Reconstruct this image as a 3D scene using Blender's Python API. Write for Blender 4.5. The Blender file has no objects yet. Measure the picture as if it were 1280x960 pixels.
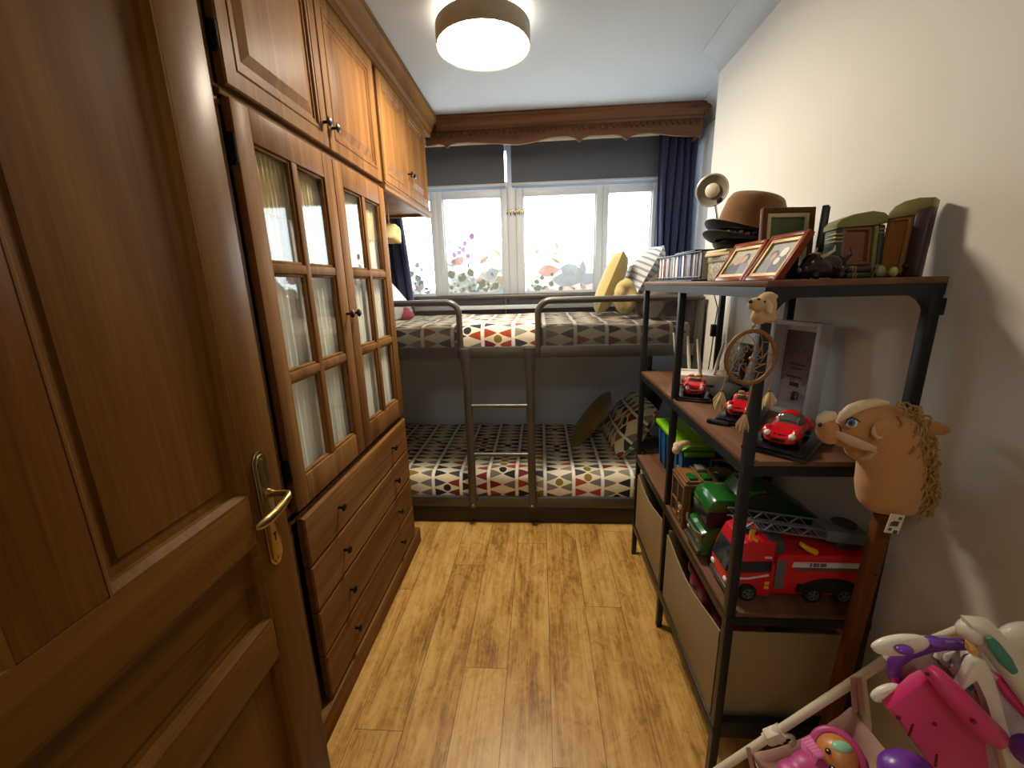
import bpy, bmesh, math, random
from mathutils import Vector, Matrix, Euler, noise
random.seed(7)
R = math.radians
S = bpy.context.scene
COL = S.collection

# ---------------------------------------------------------------- camera, sky, exposure
H = 1.385
FPX = 510.4
YAW, PITCH, ROLL = R(-4.151), R(-13.769), R(1.509)
def cam_axes():
    cy, sy = math.cos(YAW), math.sin(YAW)
    fwd = Vector((sy*math.cos(PITCH), cy*math.cos(PITCH), math.sin(PITCH)))
    r0 = Vector((cy, -sy, 0)); d0 = fwd.cross(r0)
    c, s = math.cos(ROLL), math.sin(ROLL)
    return c*r0 + s*d0, -s*r0 + c*d0, fwd
CR, CD, CF = cam_axes()
cam_data = bpy.data.cameras.new('camera')
cam = bpy.data.objects.new('camera', cam_data); COL.objects.link(cam)
cam_data.sensor_fit = 'HORIZONTAL'; cam_data.sensor_width = 36
cam_data.lens = FPX/1280*36
cam_data.clip_start = 0.02
m = Matrix.Identity(4)
for i in range(3):
    m[i][0] = CR[i]; m[i][1] = -CD[i]; m[i][2] = -CF[i]
m[2][3] = H
cam.matrix_world = m
S.camera = cam

def at(px, py, ax, val):
    "point of the world seen at a place of the 1280x960 frame, on the plane axis = val"
    d = CR*((px-640)/FPX) + CD*((py-480)/FPX) + CF
    c = Vector((0, 0, H))
    return c + d*((val-c[ax])/d[ax])

S.view_settings.view_transform = 'Standard'
S.view_settings.look = 'None'
S.view_settings.gamma = 1
S.view_settings.use_curve_mapping = False
S.view_settings.exposure = 1.0
S.cycles.use_denoising = True
S.cycles.max_bounces = 10
S.cycles.diffuse_bounces = 8
S.cycles.transparent_max_bounces = 24
S.cycles.caustics_reflective = False
S.cycles.caustics_refractive = False
S.cycles.sample_clamp_indirect = 6

LAMP_STRENGTH = 56.0
LAMP_COLOR = (1.0, 0.87, 0.69)
FILL_STRENGTH = 14.0
FILL_COLOR = (1.0, 0.93, 0.84)
SKY_STRENGTH = 6.0
SKY_COLOR = (0.86, 0.94, 1.0)
w = bpy.data.worlds.new('overcast_sky'); S.world = w; w.use_nodes = True
w.node_tree.nodes['Background'].inputs[0].default_value = (*SKY_COLOR, 1)
w.node_tree.nodes['Background'].inputs[1].default_value = SKY_STRENGTH
pl = bpy.data.lights.new('window_portal', 'AREA'); pl.shape = 'RECTANGLE'; pl.size = 2.1; pl.size_y = 0.95
pl.cycles.is_portal = True
po = bpy.data.objects.new('window_portal', pl); COL.objects.link(po)
po.location = (-0.1, 3.30, 1.68); po.rotation_euler = (R(-90), 0, 0)

# ---------------------------------------------------------------- materials
def lin(c):
    if isinstance(c, str):
        c = [int(c[i:i+2], 16)/255 for i in (0, 2, 4)]
        c = [x/12.92 if x <= .04045 else ((x+.055)/1.055)**2.4 for x in c]
    return (*c[:3], 1)
class G:
    "small node-graph writer"
    def __init__(s, name):
        s.m = bpy.data.materials.new(name); s.m.use_nodes = True
        s.t = s.m.node_tree; s.n = s.t.nodes; s.n.clear()
        s.out = s.n.new('ShaderNodeOutputMaterial')
    def lk(s, a, b):
        if isinstance(a, (int, float)): b.default_value = a
        elif isinstance(a, tuple): b.default_value = a
        else: s.t.links.new(a, b)
    def node(s, typ, ins=(), **kw):
        n = s.n.new(typ)
        for k, v in kw.items(): setattr(n, k, v)
        for k, v in (ins.items() if isinstance(ins, dict) else enumerate(ins)):
            if v is not None: s.lk(v, n.inputs[k])
        return n
    def M(s, op, a, b=0.0, c=None, clamp=False):
        n = s.node('ShaderNodeMath', (a, b) if c is None else (a, b, c), operation=op); n.use_clamp = clamp
        return n.outputs[0]
    def coord(s, kind='Object'): return s.node('ShaderNodeTexCoord').outputs[kind]
    def xyz(s, v):
        n = s.node('ShaderNodeSeparateXYZ', (v,)); return n.outputs
    def comb(s, x, y, z): return s.node('ShaderNodeCombineXYZ', (x, y, z)).outputs[0]
    def scale(s, v, sc):
        return s.node('ShaderNodeVectorMath', {0: v, 1: tuple(sc)}, operation='MULTIPLY').outputs[0]
    def noise(s, v, sc, det=3, rough=.55, dist=0, out=0):
        n = s.node('ShaderNodeTexNoise', {'Vector': v, 'Scale': sc, 'Detail': det, 'Roughness': rough, 'Distortion': dist})
        return n.outputs[out]
    def rnd(s, v):
        return s.node('ShaderNodeTexWhiteNoise', {'Vector': v}, noise_dimensions='3D').outputs[0]
    def ramp(s, f, stops, const=False):
        n = s.node('ShaderNodeValToRGB', (f,)); e = n.color_ramp.elements
        if const: n.color_ramp.interpolation = 'CONSTANT'
        while len(e) < len(stops): e.new(.5)
        for k, (p, c) in enumerate(stops): e[k].position = p; e[k].color = lin(c)
        return n.outputs[0]
    def mix(s, f, a, b, typ='MIX'):
        n = s.node('ShaderNodeMix', data_type='RGBA', blend_type=typ)
        for v, i in ((f, 0), (a, 6), (b, 7)): s.lk(v, n.inputs[i])
        return n.outputs[2]
    def bump(s, h, st=.3, d=.002):
        return s.node('ShaderNodeBump', {'Height': h, 'Strength': st, 'Distance': d}).outputs[0]
    def pr(s, col, rough=.5, metal=0, normal=None, spec=.5, coat=0, sheen=0, emit=None, es=0, alpha=None):
        n = s.node('ShaderNodeBsdfPrincipled', {'Base Color': col, 'Roughness': rough, 'Metallic': metal, 'Specular IOR Level': spec})
        if normal is not None: s.lk(normal, n.inputs['Normal'])
        if coat: n.inputs['Coat Weight'].default_value = coat; n.inputs['Coat Roughness'].default_value = .25
        if sheen: n.inputs['Sheen Weight'].default_value = sheen
        if alpha is not None: s.lk(alpha, n.inputs['Alpha'])
        s.lk(n.outputs[0], s.out.inputs[0]); return n
_pm = {}
def pm(name, c, rough=.5, metal=0, var=.08, sc=30, bump=.0, coat=0, sheen=0, spec=.5):
    "plain procedural material: a colour with slight noise variation"
    if name in _pm: return _pm[name]
    g = G(name); c = lin(c); v = g.coord()
    n = g.noise(v, sc, 3)
    a = tuple(max(0, x*(1-var)) for x in c[:3]) + (1,); b = tuple(min(1, x*(1+var)) for x in c[:3]) + (1,)
    col = g.mix(n, a, b)
    nm = g.bump(g.noise(v, sc*6, 2), bump, .001) if bump else None
    g.pr(col, rough, metal, nm, spec, coat, sheen)
    _pm[name] = g.m; return g.m
def wood(name, dark, mid, light, axis=2, sc=1.0, rough=.60, knots=False, coat=.03):
    g = G(name); v = g.coord()
    s3 = [9*sc]*3; s3[axis] = .7*sc
    p = g.scale(v, s3)
    wob = g.noise(g.scale(v, [2.2*sc if i != axis else .5*sc for i in range(3)]), 1.0, 2)
    ring = g.noise(p, 1.4, 4, .6, 1.2)
    fine = g.noise(g.scale(v, [220*sc if i != axis else 5*sc for i in range(3)]), 1.0, 2)
    f = g.M('ADD', g.M('MULTIPLY', ring, .75), g.M('MULTIPLY', fine, .25))
    f = g.M('ADD', f, g.M('MULTIPLY', g.M('SUBTRACT', wob, .5), .35))
    col = g.ramp(f, [(.30, dark), (.50, mid), (.72, light)])
    if knots:
        vo = g.node('ShaderNodeTexVoronoi', {'Vector': g.scale(v, [6 if i != axis else 3.2 for i in range(3)]), 'Scale': 1.0})
        k = g.ramp(vo.outputs[0], [(.05, (1, 1, 1)), (.16, (0, 0, 0))])
        col = g.mix(k, col, lin('3a2210'))
    g.pr(col, rough, 0, g.bump(f, .12, .001), .06, coat)
    return g.m

W_PINE = ('57381a', '75502a', '8d673a')
wood_z = wood('varnished_pine_upright', *W_PINE, axis=2)
wood_y = wood('varnished_pine_along', *W_PINE, axis=1)
wood_x = wood('varnished_pine_across', '523826', '6e4c36', '805c44', axis=0, rough=.45, coat=.1)
door_z = wood('door_wood_upright', '4a2e10', '624018', '725020', axis=2, sc=.8, rough=.46, coat=.08)
door_y = wood('door_wood_along', '4a2e10', '624018', '725020', axis=1, sc=.8, rough=.46, coat=.08)
door_knot = wood('door_wood_knotty', '48290f', '5e3a16', '744a20', axis=2, sc=1.0, rough=.4, knots=True, coat=.2)
shelf_wood = wood('shelf_board_wood', '4e3526', '6b4b38', '7d5b46', axis=1, sc=1.2, rough=.4, coat=.1)
frame_red = wood('frame_red_wood', '5a2412', '7c361c', '92482a', axis=1, sc=2, rough=.3)
frame_brown = wood('frame_brown_wood', '4a2c14', '6c4420', '80562c', axis=2, sc=2, rough=.35)
stick_wood = wood('stick_wood', '4e2c14', '643a1a', '704624', axis=2, sc=1.5, rough=.5)
black_metal = pm('black_powder_coated_steel', '1a1b1d', .42, .3)
bed_metal = pm('grey_bed_steel', '5a5650', .38, .55, .05)
bronze = pm('dark_bronze', '2e2620', .35, .8)
brass = pm('aged_brass', 'a08858', .22, .95, .15, 40)
chrome = pm('chrome', 'c8c8c8', .12, 1, .02)
white_paint = pm('white_window_paint', 'bcc3cc', .4, 0, .02)
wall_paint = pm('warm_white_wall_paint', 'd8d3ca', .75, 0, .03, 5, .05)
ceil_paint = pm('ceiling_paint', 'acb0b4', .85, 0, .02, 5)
grey_paint = pm('blue_grey_wall_paint', '7f838b', .8, 0, .03, 5)
recess_paint = pm('cool_white_wall_paint', 'dce4f0', .8, 0, .03, 5)
black_plastic = pm('black_plastic', '101012', .45, 0, .05)
white_plastic = pm('white_plastic', 'dcd6c8', .35, 0, .03)
dark_board = pm('dark_brown_board', '2a1e19', .5)

def floor_mat():
    g = G('oak_laminate_planks'); v = g.coord('Object'); x, y, z = g.xyz(v)
    PW, PL, X0 = .159, 1.25, .025
    u = g.M('DIVIDE', g.M('SUBTRACT', x, X0), PW)
    i = g.M('FLOOR', u); fu = g.M('SUBTRACT', u, i)
    r1 = g.rnd(g.comb(i, 3.3, 1.7))
    t = g.M('ADD', g.M('DIVIDE', y, PL), g.M('MULTIPLY', r1, 7.31))
    j = g.M('FLOOR', t); ft = g.M('SUBTRACT', t, j)
    r2 = g.rnd(g.comb(i, j, 9.1))
    p = g.comb(g.M('ADD', g.M('MULTIPLY', x, 11), g.M('MULTIPLY', r2, 50)), g.M('MULTIPLY', y, 1.3), g.M('MULTIPLY', r2, 30))
    n1 = g.noise(p, 1.2, 5, .62, 1.6)
    n2 = g.noise(g.comb(g.M('MULTIPLY', x, 160), g.M('MULTIPLY', y, 5), r2), 1.0, 3, .6)
    n3 = g.noise(g.comb(g.M('MULTIPLY', x, 5), g.M('MULTIPLY', y, 2.0), g.M('MULTIPLY', r2, 9)), 1.0, 3, .6)
    f = g.M('ADD', g.M('ADD', g.M('MULTIPLY', n1, .5), g.M('MULTIPLY', n2, .28)), g.M('MULTIPLY', n3, .34))
    fig = g.noise(g.comb(g.M('MULTIPLY', x, 26), g.M('MULTIPLY', y, 17), g.M('MULTIPLY', r2, 40)), 1.0, 4, .65, 1.4)
    blot = g.noise(g.comb(g.M('MULTIPLY', x, 7), g.M('MULTIPLY', y, 4.5), g.M('MULTIPLY', r2, 21)), 1.0, 3, .6, .6)
    f = g.M('ADD', f, g.M('ADD', g.M('MULTIPLY', g.M('SUBTRACT', fig, .5), .30), g.M('MULTIPLY', g.M('SUBTRACT', blot, .5), .17)))
    col = g.ramp(f, [(.37, '55391a'), (.47, '96692f'), (.54, 'b88944'), (.66, 'd2a961')])
    col = g.mix(.16, col, g.ramp(r2, [(0, '8a6228'), (1, 'd0a85e')]))
    vo = g.node('ShaderNodeTexVoronoi', {'Vector': g.comb(g.M('MULTIPLY', x, 7.5), g.M('MULTIPLY', y, 2.6), 0.0), 'Scale': 1.0}).outputs[0]
    knot = g.ramp(vo, [(.04, (1, 1, 1)), (.11, (0, 0, 0))])
    col = g.mix(g.M('MULTIPLY', knot, .65), col, lin('4a2c10'))
    e = g.M('MINIMUM', g.M('MULTIPLY', g.M('MINIMUM', fu, g.M('SUBTRACT', 1.0, fu)), PW), g.M('MULTIPLY', g.M('MINIMUM', ft, g.M('SUBTRACT', 1.0, ft)), PL))
    seam = g.M('LESS_THAN', e, .0011)
    col = g.mix(g.M('MULTIPLY', seam, .75), col, lin('3a2410'))
    g.pr(col, .36, 0, g.bump(g.M('SUBTRACT', g.M('MULTIPLY', f, .4), seam), .25, .0015), .45)
    return g.m
floor_planks = floor_mat()

def retro_mat(name, cu, cv, cream='e6dcc0', jit=0.0):
    "bedding print: columns of facing rounded triangles between white lines, some discs"
    g = G(name); v = g.coord('UV'); u0, v0, _ = g.xyz(v)
    u = g.M('DIVIDE', u0, cu); vv = g.M('DIVIDE', v0, cv)
    i = g.M('FLOOR', u); fu = g.M('SUBTRACT', u, i)
    vv = g.M('ADD', vv, g.M('MULTIPLY', g.rnd(g.comb(i, 1.0, 2.0)), jit))
    j = g.M('FLOOR', vv); fv = g.M('SUBTRACT', vv, j)
    cx = g.M('SUBTRACT', fu, .5); side = g.M('GREATER_THAN', cx, 0.0)
    d = g.M('MULTIPLY', g.M('ABSOLUTE', cx), 2.0)
    h = g.M('MULTIPLY', g.M('ABSOLUTE', g.M('SUBTRACT', fv, .5)), 2.0)
    lim = g.M('MULTIPLY', g.M('POWER', g.M('DIVIDE', g.M('SUBTRACT', d, .06), .86, None, True), .80), .86)
    shp = g.M('MULTIPLY', g.M('LESS_THAN', h, lim), g.M('LESS_THAN', d, .875))
    shp = g.M('MULTIPLY', shp, g.M('GREATER_THAN', d, .07))
    pal = [(0, '2b2a30'), (.20, '76756e'), (.38, '8f8c7c'), (.50, 'a4442e'), (.64, '4a4650'), (.74, '7a2c34'), (.86, '8e7630'), (.93, '6c6a66')]
    rc = g.rnd(g.comb(g.M('ADD', g.M('MULTIPLY', i, 2.0), side), j, 4.2))
    col = g.mix(shp, lin(cream), g.ramp(rc, pal, True))
    line = g.M('GREATER_THAN', d, .925)
    col = g.mix(line, col, lin('f4f0e6'))
    v2 = g.M('ADD', vv, .5); j2 = g.M('FLOOR', v2); fv2 = g.M('SUBTRACT', g.M('SUBTRACT', v2, j2), .5)
    dx = g.M('MULTIPLY', cx, cu); dy = g.M('MULTIPLY', fv2, cv)
    rr = g.M('SQRT', g.M('ADD', g.M('MULTIPLY', dx, dx), g.M('MULTIPLY', dy, dy)))
    r3 = g.rnd(g.comb(i, j2, 8.8))
    has = g.M('GREATER_THAN', r3, .84)
    ringw = g.M('MULTIPLY', g.M('LESS_THAN', rr, cv*.50), has)
    col = g.mix(ringw, col, lin(cream))
    disc = g.M('MULTIPLY', g.M('LESS_THAN', rr, cv*.36), has)
    col = g.mix(disc, col, g.ramp(g.rnd(g.comb(i, j2, 1.8)), [(0, '2b2a30'), (.6, '8e7630')], True))
    g.pr(col, .85, 0, g.bump(g.noise(g.coord(), 260, 2), .2, .0008), .2, 0, .1)
    return g.m
duvet_print = retro_mat('retro_print_cotton', .165, .062, jit=.55)
pillow_print = retro_mat('retro_print_pillow_cotton', .15, .075, jit=.5)

def fabric(name, c, sc=350, rough=.9, var=.12, sheen=.2): return pm(name, c, rough, 0, var, sc, .25, 0, sheen, .2)
def stripes(name, c1, c2, per, axis=0, duty=.5):
    g = G(name); p = g.xyz(g.coord('UV'))[axis]
    f = g.M('LESS_THAN', g.M('FRACT', g.M('DIVIDE', p, per)), duty)
    g.pr(g.mix(f, lin(c1), lin(c2)), .9, 0, None, .2); return g.m
mesh_fabric = None
def mesh_fab():
    g = G('grey_mesh_fabric')
    d = g.node('ShaderNodeBsdfDiffuse', (lin('4c4442'),)); t = g.node('ShaderNodeBsdfTransparent')
    n = g.noise(g.coord(), 500, 1); f = g.M('ADD', .33, g.M('MULTIPLY', n, .16))
    mx = g.node('ShaderNodeMixShader', (f, t.outputs[0], d.outputs[0])); g.lk(mx.outputs[0], g.out.inputs[0]); return g.m
mesh_fabric = mesh_fab()
def sheer(name, c, f):
    g = G(name)
    n = g.noise(g.coord(), 300, 2)
    d = g.node('ShaderNodeBsdfDiffuse', (g.mix(n, lin(c), (.95, .95, .93, 1)),)); tl = g.node('ShaderNodeBsdfTranslucent', (lin(c),)); t = g.node('ShaderNodeBsdfTransparent')
    a = g.node('ShaderNodeMixShader', (.3, d.outputs[0], tl.outputs[0])); b = g.node('ShaderNodeMixShader', (f, t.outputs[0], a.outputs[0]))
    g.lk(b.outputs[0], g.out.inputs[0]); return g.m
def glass_mat(name='clear_glass', tint=(.97, .99, .98, 1), k=1.0):
    g = G(name)
    t = g.node('ShaderNodeBsdfTransparent', (tint,)); gl = g.node('ShaderNodeBsdfGlossy', ((1, 1, 1, 1), .02))
    fr = g.node('ShaderNodeFresnel', (1.45,)).outputs[0]
    wv = g.noise(g.coord(), 3, 1)
    bk = g.node('ShaderNodeNewGeometry').outputs['Backfacing']
    fr = g.M('MULTIPLY', fr, g.M('SUBTRACT', 1.0, bk))
    f = g.M('MULTIPLY', g.M('MULTIPLY', fr, k), g.M('ADD', .95, g.M('MULTIPLY', wv, .05)), None, True)
    mx = g.node('ShaderNodeMixShader', (f, t.outputs[0], gl.outputs[0])); g.lk(mx.outputs[0], g.out.inputs[0]); return g.m
clear_glass = glass_mat()

# ---------------------------------------------------------------- mesh tools
class MB:
    def __init__(s): s.bm = bmesh.new(); s.uv = s.bm.loops.layers.uv.new('UVMap')
    def face(s, vs, m=0, uvs=None):
        try: f = s.bm.faces.new(vs)
        except ValueError: return None
        f.material_index = m
        if uvs:
            for l, q in zip(f.loops, uvs): l[s.uv].uv = q
        return f
    def v(s, p): return s.bm.verts.new(p)
    def box(s, x0, x1, y0, y1, z0, z1, bev=0, m=0, T=None, seg=2):
        x0, x1 = min(x0, x1), max(x0, x1); y0, y1 = min(y0, y1), max(y0, y1); z0, z1 = min(z0, z1), max(z0, z1)
        P = [(x, y, z) for x in (x0, x1) for y in (y0, y1) for z in (z0, z1)]
        vs = [s.v(T @ Vector(p) if T else p) for p in P]
        fs = [s.face([vs[i] for i in q], m) for q in ((0, 1, 3, 2), (4, 6, 7, 5), (0, 4, 5, 1), (2, 3, 7, 6), (0, 2, 6, 4), (1, 5, 7, 3))]
        if bev:
            es = list({e for f in fs for e in f.edges})
            bmesh.ops.bevel(s.bm, geom=es, offset=bev, segments=seg, affect='EDGES', profile=.5, material=m if m else -1)
        return s
    def bar(s, p, q, wx, wy, bev=0, m=0, up=(0, 0, 1)):
        "box beam from p to q with cross section wx by wy"
        p, q = Vector(p), Vector(q); d = q-p; L = d.length; z = d.normalized()
        u = Vector(up)
        if abs(u.dot(z)) > .95: u = Vector((0, 1, 0))
        x = u.cross(z).normalized(); y = z.cross(x)
        T = Matrix((x, y, z)).transposed().to_4x4(); T.translation = p
        return s.box(-wx/2, wx/2, -wy/2, wy/2, 0, L, bev, m, T)
    def tube(s, pts, r, n=10, m=0, closed=False, flat=1.0, cap=True, up=None):
        pts = [Vector(p) for p in pts]; N = len(pts)
        rs = r if isinstance(r, (list, tuple)) else [r]*N
        rings = []; prev = None
        for i, p in enumerate(pts):
            a = pts[(i-1) % N] if (i or closed) else p; b = pts[(i+1) % N] if (i < N-1 or closed) else p
            t = (b-a)
            t = t.normalized() if t.length > 1e-9 else Vector((0, 0, 1))
            if prev is None:
                u = Vector(up) if up else (Vector((0, 0, 1)) if abs(t.z) < .9 else Vector((0, 1, 0)))
            else: u = prev
            x = (u - t*u.dot(t))
            x = x.normalized() if x.length > 1e-6 else t.orthogonal().normalized()
            prev = x; y = t.cross(x)
            rings.append([s.v(p + (x*math.cos(2*math.pi*k/n) + y*math.sin(2*math.pi*k/n)*flat)*rs[i]) for k in range(n)])
        for i in range(N if closed else N-1):
            A, B = rings[i], rings[(i+1) % N]
            for k in range(n): s.face((A[k], A[(k+1) % n], B[(k+1) % n], B[k]), m)
        if cap and not closed: s.face(rings[0][::-1], m); s.face(rings[-1], m)
        return s
    def cyl(s, p, q, r, r2=None, n=16, m=0):
        return s.tube([p, q], [r, r if r2 is None else r2], n, m)
    def lathe(s, prof, n=24, m=0, T=None, cap=True):
        T = T or Matrix.Identity(4); rings = []
        for r, z in prof:
            rings.append([s.v(T @ Vector((r*math.cos(2*math.pi*k/n), r*math.sin(2*math.pi*k/n), z))) for k in range(n)])
        for A, B in zip(rings, rings[1:]):
            for k in range(n): s.face((A[k], A[(k+1) % n], B[(k+1) % n], B[k]), m)
        if cap: s.face(rings[0][::-1], m); s.face(rings[-1], m)
        return s
    def ell(s, c, r, m=0, T=None, nu=16, nv=10):
        r = (r, r, r) if isinstance(r, (int, float)) else r
        B = Matrix.Translation(c) @ (T.to_4x4() if T else Matrix.Identity(4))
        prof = []
        top = s.v(B @ Vector((0, 0, r[2]))); bot = s.v(B @ Vector((0, 0, -r[2]))); rings = []
        for j in range(1, nv):
            a = math.pi*j/nv
            rings.append([s.v(B @ Vector((r[0]*math.sin(a)*math.cos(2*math.pi*k/nu), r[1]*math.sin(a)*math.sin(2*math.pi*k/nu), r[2]*math.cos(a)))) for k in range(nu)])
        for k in range(nu):
            s.face((top, rings[0][k], rings[0][(k+1) % nu]), m); s.face((bot, rings[-1][(k+1) % nu], rings[-1][k]), m)
        for A, C in zip(rings, rings[1:]):
            for k in range(nu): s.face((A[k], C[k], C[(k+1) % nu], A[(k+1) % nu]), m)
        return s
    def prism(s, poly, ax, a, b, m=0, bev=0, T=None):
        "polygon given in the two other axes, extruded along ax from a to b"
        def P(p, w):
            q = [0, 0, 0]; o = [i for i in range(3) if i != ax]; q[o[0]], q[o[1]] = p; q[ax] = w
            return T @ Vector(q) if T else Vector(q)
        A = [s.v(P(p, a)) for p in poly]; B = [s.v(P(p, b)) for p in poly]
        n = len(poly); fs = [s.face(A[::-1], m), s.face(B, m)]
        for k in range(n): fs.append(s.face((A[k], A[(k+1) % n], B[(k+1) % n], B[k]), m))
        if bev:
            es = list({e for f in fs[:2] if f for e in f.edges})
            bmesh.ops.bevel(s.bm, geom=es, offset=bev, segments=2, affect='EDGES', profile=.5)
        return s
    def surf(s, fn, nu, nv, m=0, uv=None, closed_u=False):
        "grid of fn(a,b) with a,b in 0..1; uv(a,b) gives texture metres"
        g = [[s.v(fn(i/nu, j/nv)) for j in range(nv+1)] for i in range(nu if closed_u else nu+1)]
        for i in range(nu):
            for j in range(nv):
                I = (i+1) % len(g)
                q = None
                if uv: q = [uv(i/nu, j/nv), uv((i+1)/nu, j/nv), uv((i+1)/nu, (j+1)/nv), uv(i/nu, (j+1)/nv)]
                s.face((g[i][j], g[I][j], g[I][j+1], g[i][j+1]), m, q)
        return s
    def rings(s, loops, m=0, cap=True):
        "loops of equal-count points joined one after another; first stays open, last is filled"
        L = [[s.v(p) for p in lp] for lp in loops]; n = len(L[0])
        for A, B in zip(L, L[1:]):
            for k in range(n): s.face((A[k], A[(k+1) % n], B[(k+1) % n], B[k]), m)
        if cap: s.face(L[-1], m)
        return s
    def pillow(s, wd, ht, th, T, m=0, n=14, uvo=(0, 0), pw=3.0, puff=.55, rag=0.0):
        T = T or Matrix.Identity(4)
        def f(a, b, sg):
            u, v = a*2-1, b*2-1
            t = max(0, (1-abs(u)**pw)*(1-abs(v)**pw))**puff
            k = 1-.10*(abs(u)**2*abs(v)**2) if True else 1
            sq = 1 - .07*(1-abs(v))*abs(u) ; sq2 = 1 - .07*(1-abs(u))*abs(v)
            z = sg*t*th/2
            if rag: z += rag*noise.noise((u*2.3, v*2.3, sg*3.0))*t
            return T @ Vector((u*wd/2*sq*k, v*ht/2*sq2*k, z))
        uvf = lambda a, b: (a*wd+uvo[0], b*ht+uvo[1])
        s.surf(lambda a, b: f(a, b, 1), n, n, m, uvf); s.surf(lambda a, b: f(1-a, b, -1), n, n, m, uvf)
        bmesh.ops.remove_doubles(s.bm, verts=s.bm.verts, dist=1e-5)
        return s
    def xf(s, T): s.bm.transform(T); return s

def wpos(o):
    v = Vector((0, 0, 0))
    while o: v += o.location; o = o.parent
    return v
def finish(o, me, mats, ang):
    for mt in (mats if isinstance(mats, (list, tuple)) else [mats]): me.materials.append(mt)
    if ang is not None:
        me.polygons.foreach_set('use_smooth', [True]*len(me.polygons)); me.set_sharp_from_angle(angle=R(ang))
def part(name, mb, mats, parent=None, ang=38, label=None, recalc=True):
    "one mesh object; coordinates of mb are world metres, stored relative to the parent"
    off = wpos(parent) if parent else Vector((0, 0, 0))
    if recalc: bmesh.ops.recalc_face_normals(mb.bm, faces=mb.bm.faces)
    if parent: mb.bm.transform(Matrix.Translation(-off))
    me = bpy.data.meshes.new(name); mb.bm.to_mesh(me); mb.bm.free()
    finish(None, me, mats, ang)
    o = bpy.data.objects.new(name, me); COL.objects.link(o)
    if parent: o.parent = parent
    if label: o['label'] = label
    return o
def tag(o, label, cat, group=None):
    o['label'] = label; o['category'] = cat
    if group: o['group'] = group
    return o
def thing(name, label, cat, loc, group=None):
    o = bpy.data.objects.new(name, None); COL.objects.link(o); o.location = loc; o.empty_display_size = .05
    return tag(o, label, cat, group)
def solo(name, mb, mats, label, cat, base, group=None, ang=38):
    "a thing that is one mesh; its origin goes to base"
    bmesh.ops.recalc_face_normals(mb.bm, faces=mb.bm.faces)
    mb.bm.transform(Matrix.Translation(-Vector(base)))
    me = bpy.data.meshes.new(name); mb.bm.to_mesh(me); mb.bm.free(); finish(None, me, mats, ang)
    o = bpy.data.objects.new(name, me); COL.objects.link(o); o.location = base
    return tag(o, label, cat, group)
def struct(name, mb, mats, parent=None, ang=38):
    o = part(name, mb, mats, parent, ang)
    if not parent: o['kind'] = 'structure'
    return o
def fuse(mb, voxel, smooth=4):
    "melt overlapping closed shapes into one continuous skin"
    me = bpy.data.meshes.new('tmp'); mb.bm.to_mesh(me); mb.bm.free()
    o = bpy.data.objects.new('tmp', me); COL.objects.link(o)
    r = o.modifiers.new('r', 'REMESH'); r.mode = 'VOXEL'; r.voxel_size = voxel
    sm = o.modifiers.new('s', 'SMOOTH'); sm.iterations = smooth; sm.factor = .5
    dg = bpy.context.evaluated_depsgraph_get(); dg.update()
    me2 = bpy.data.meshes.new_from_object(o.evaluated_get(dg))
    bpy.data.objects.remove(o); bpy.data.meshes.remove(me)
    out = MB(); out.bm.from_mesh(me2); bpy.data.meshes.remove(me2)
    return out
def T4(loc, rx=0, ry=0, rz=0): return Matrix.Translation(loc) @ Euler((R(rx), R(ry), R(rz))).to_matrix().to_4x4()
def arc(c, r, a0, a1, n, plane='xz'):
    out = []
    for k in range(n+1):
        a = R(a0+(a1-a0)*k/n); u, v = r*math.cos(a), r*math.sin(a)
        p = Vector(c)
        if plane == 'xz': p += Vector((u, 0, v))
        elif plane == 'xy': p += Vector((u, v, 0))
        else: p += Vector((0, u, v))
        out.append(p)
    return out
def rect_x(x, y0, y1, z0, z1): return [(x, y0, z0), (x, y1, z0), (x, y1, z1), (x, y0, z1)]
def copy_tree(root, loc, rotz=0, label=None):
    r = root.copy(); COL.objects.link(r); r.location = loc; r.rotation_euler = (0, 0, rotz)
    if label: r['label'] = label
    for ch in list(root.children):
        c = ch.copy(); COL.objects.link(c); c.parent = r
        for g2 in ch.children:
            d = g2.copy(); COL.objects.link(d); d.parent = c
    return r

# ---------------------------------------------------------------- the room
CEIL = 2.41; XL, XR, XREC = -1.27, .845, 1.06; YF, YB, YCOL = -1.7, 3.12, 2.26
b = MB(); b.box(XL-.1, XREC+.1, YF-.1, YB+.1, -.1, 0); struct('floor', b, floor_planks)
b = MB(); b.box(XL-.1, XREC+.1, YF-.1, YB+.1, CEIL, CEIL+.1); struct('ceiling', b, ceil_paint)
b = MB(); b.box(XL-.1, XL, YF-.1, YB+.2, 0, CEIL); struct('wall_left', b, wall_paint)
b = MB(); b.box(XR, XREC+.1, YF-.1, YCOL, 0, CEIL); struct('wall_right', b, wall_paint)
b = MB(); b.box(XREC, XREC+.1, YCOL, YB+.2, 0, CEIL); struct('wall_recess', b, recess_paint)
YD = -.10                                   # wall with the doorway the photograph is taken through
b = MB(); b.box(XL-.1, -.64, YD-.10, YD, 0, CEIL); b.box(.30, XREC+.1, YD-.10, YD, 0, CEIL); b.box(-.64, .30, YD-.10, YD, 2.06, CEIL); struct('wall_front', b, wall_paint)
b = MB(); b.box(XL-.1, XREC+.1, YF-.1, YF, 0, CEIL); struct('wall_hall', b, wall_paint)
WX0, WX1, WZ0, WZ1 = -1.20, .86, 1.235, 2.33
b = MB()
b.box(XL-.1, XREC+.1, YB, YB+.2, 0, WZ0); b.box(XL-.1, XREC+.1, YB, YB+.2, WZ1, CEIL)
b.box(XL-.1, WX0, YB, YB+.2, WZ0, WZ1); b.box(WX1, XREC+.1, YB, YB+.2, WZ0, WZ1)
struct('wall_back', b, recess_paint)
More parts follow.
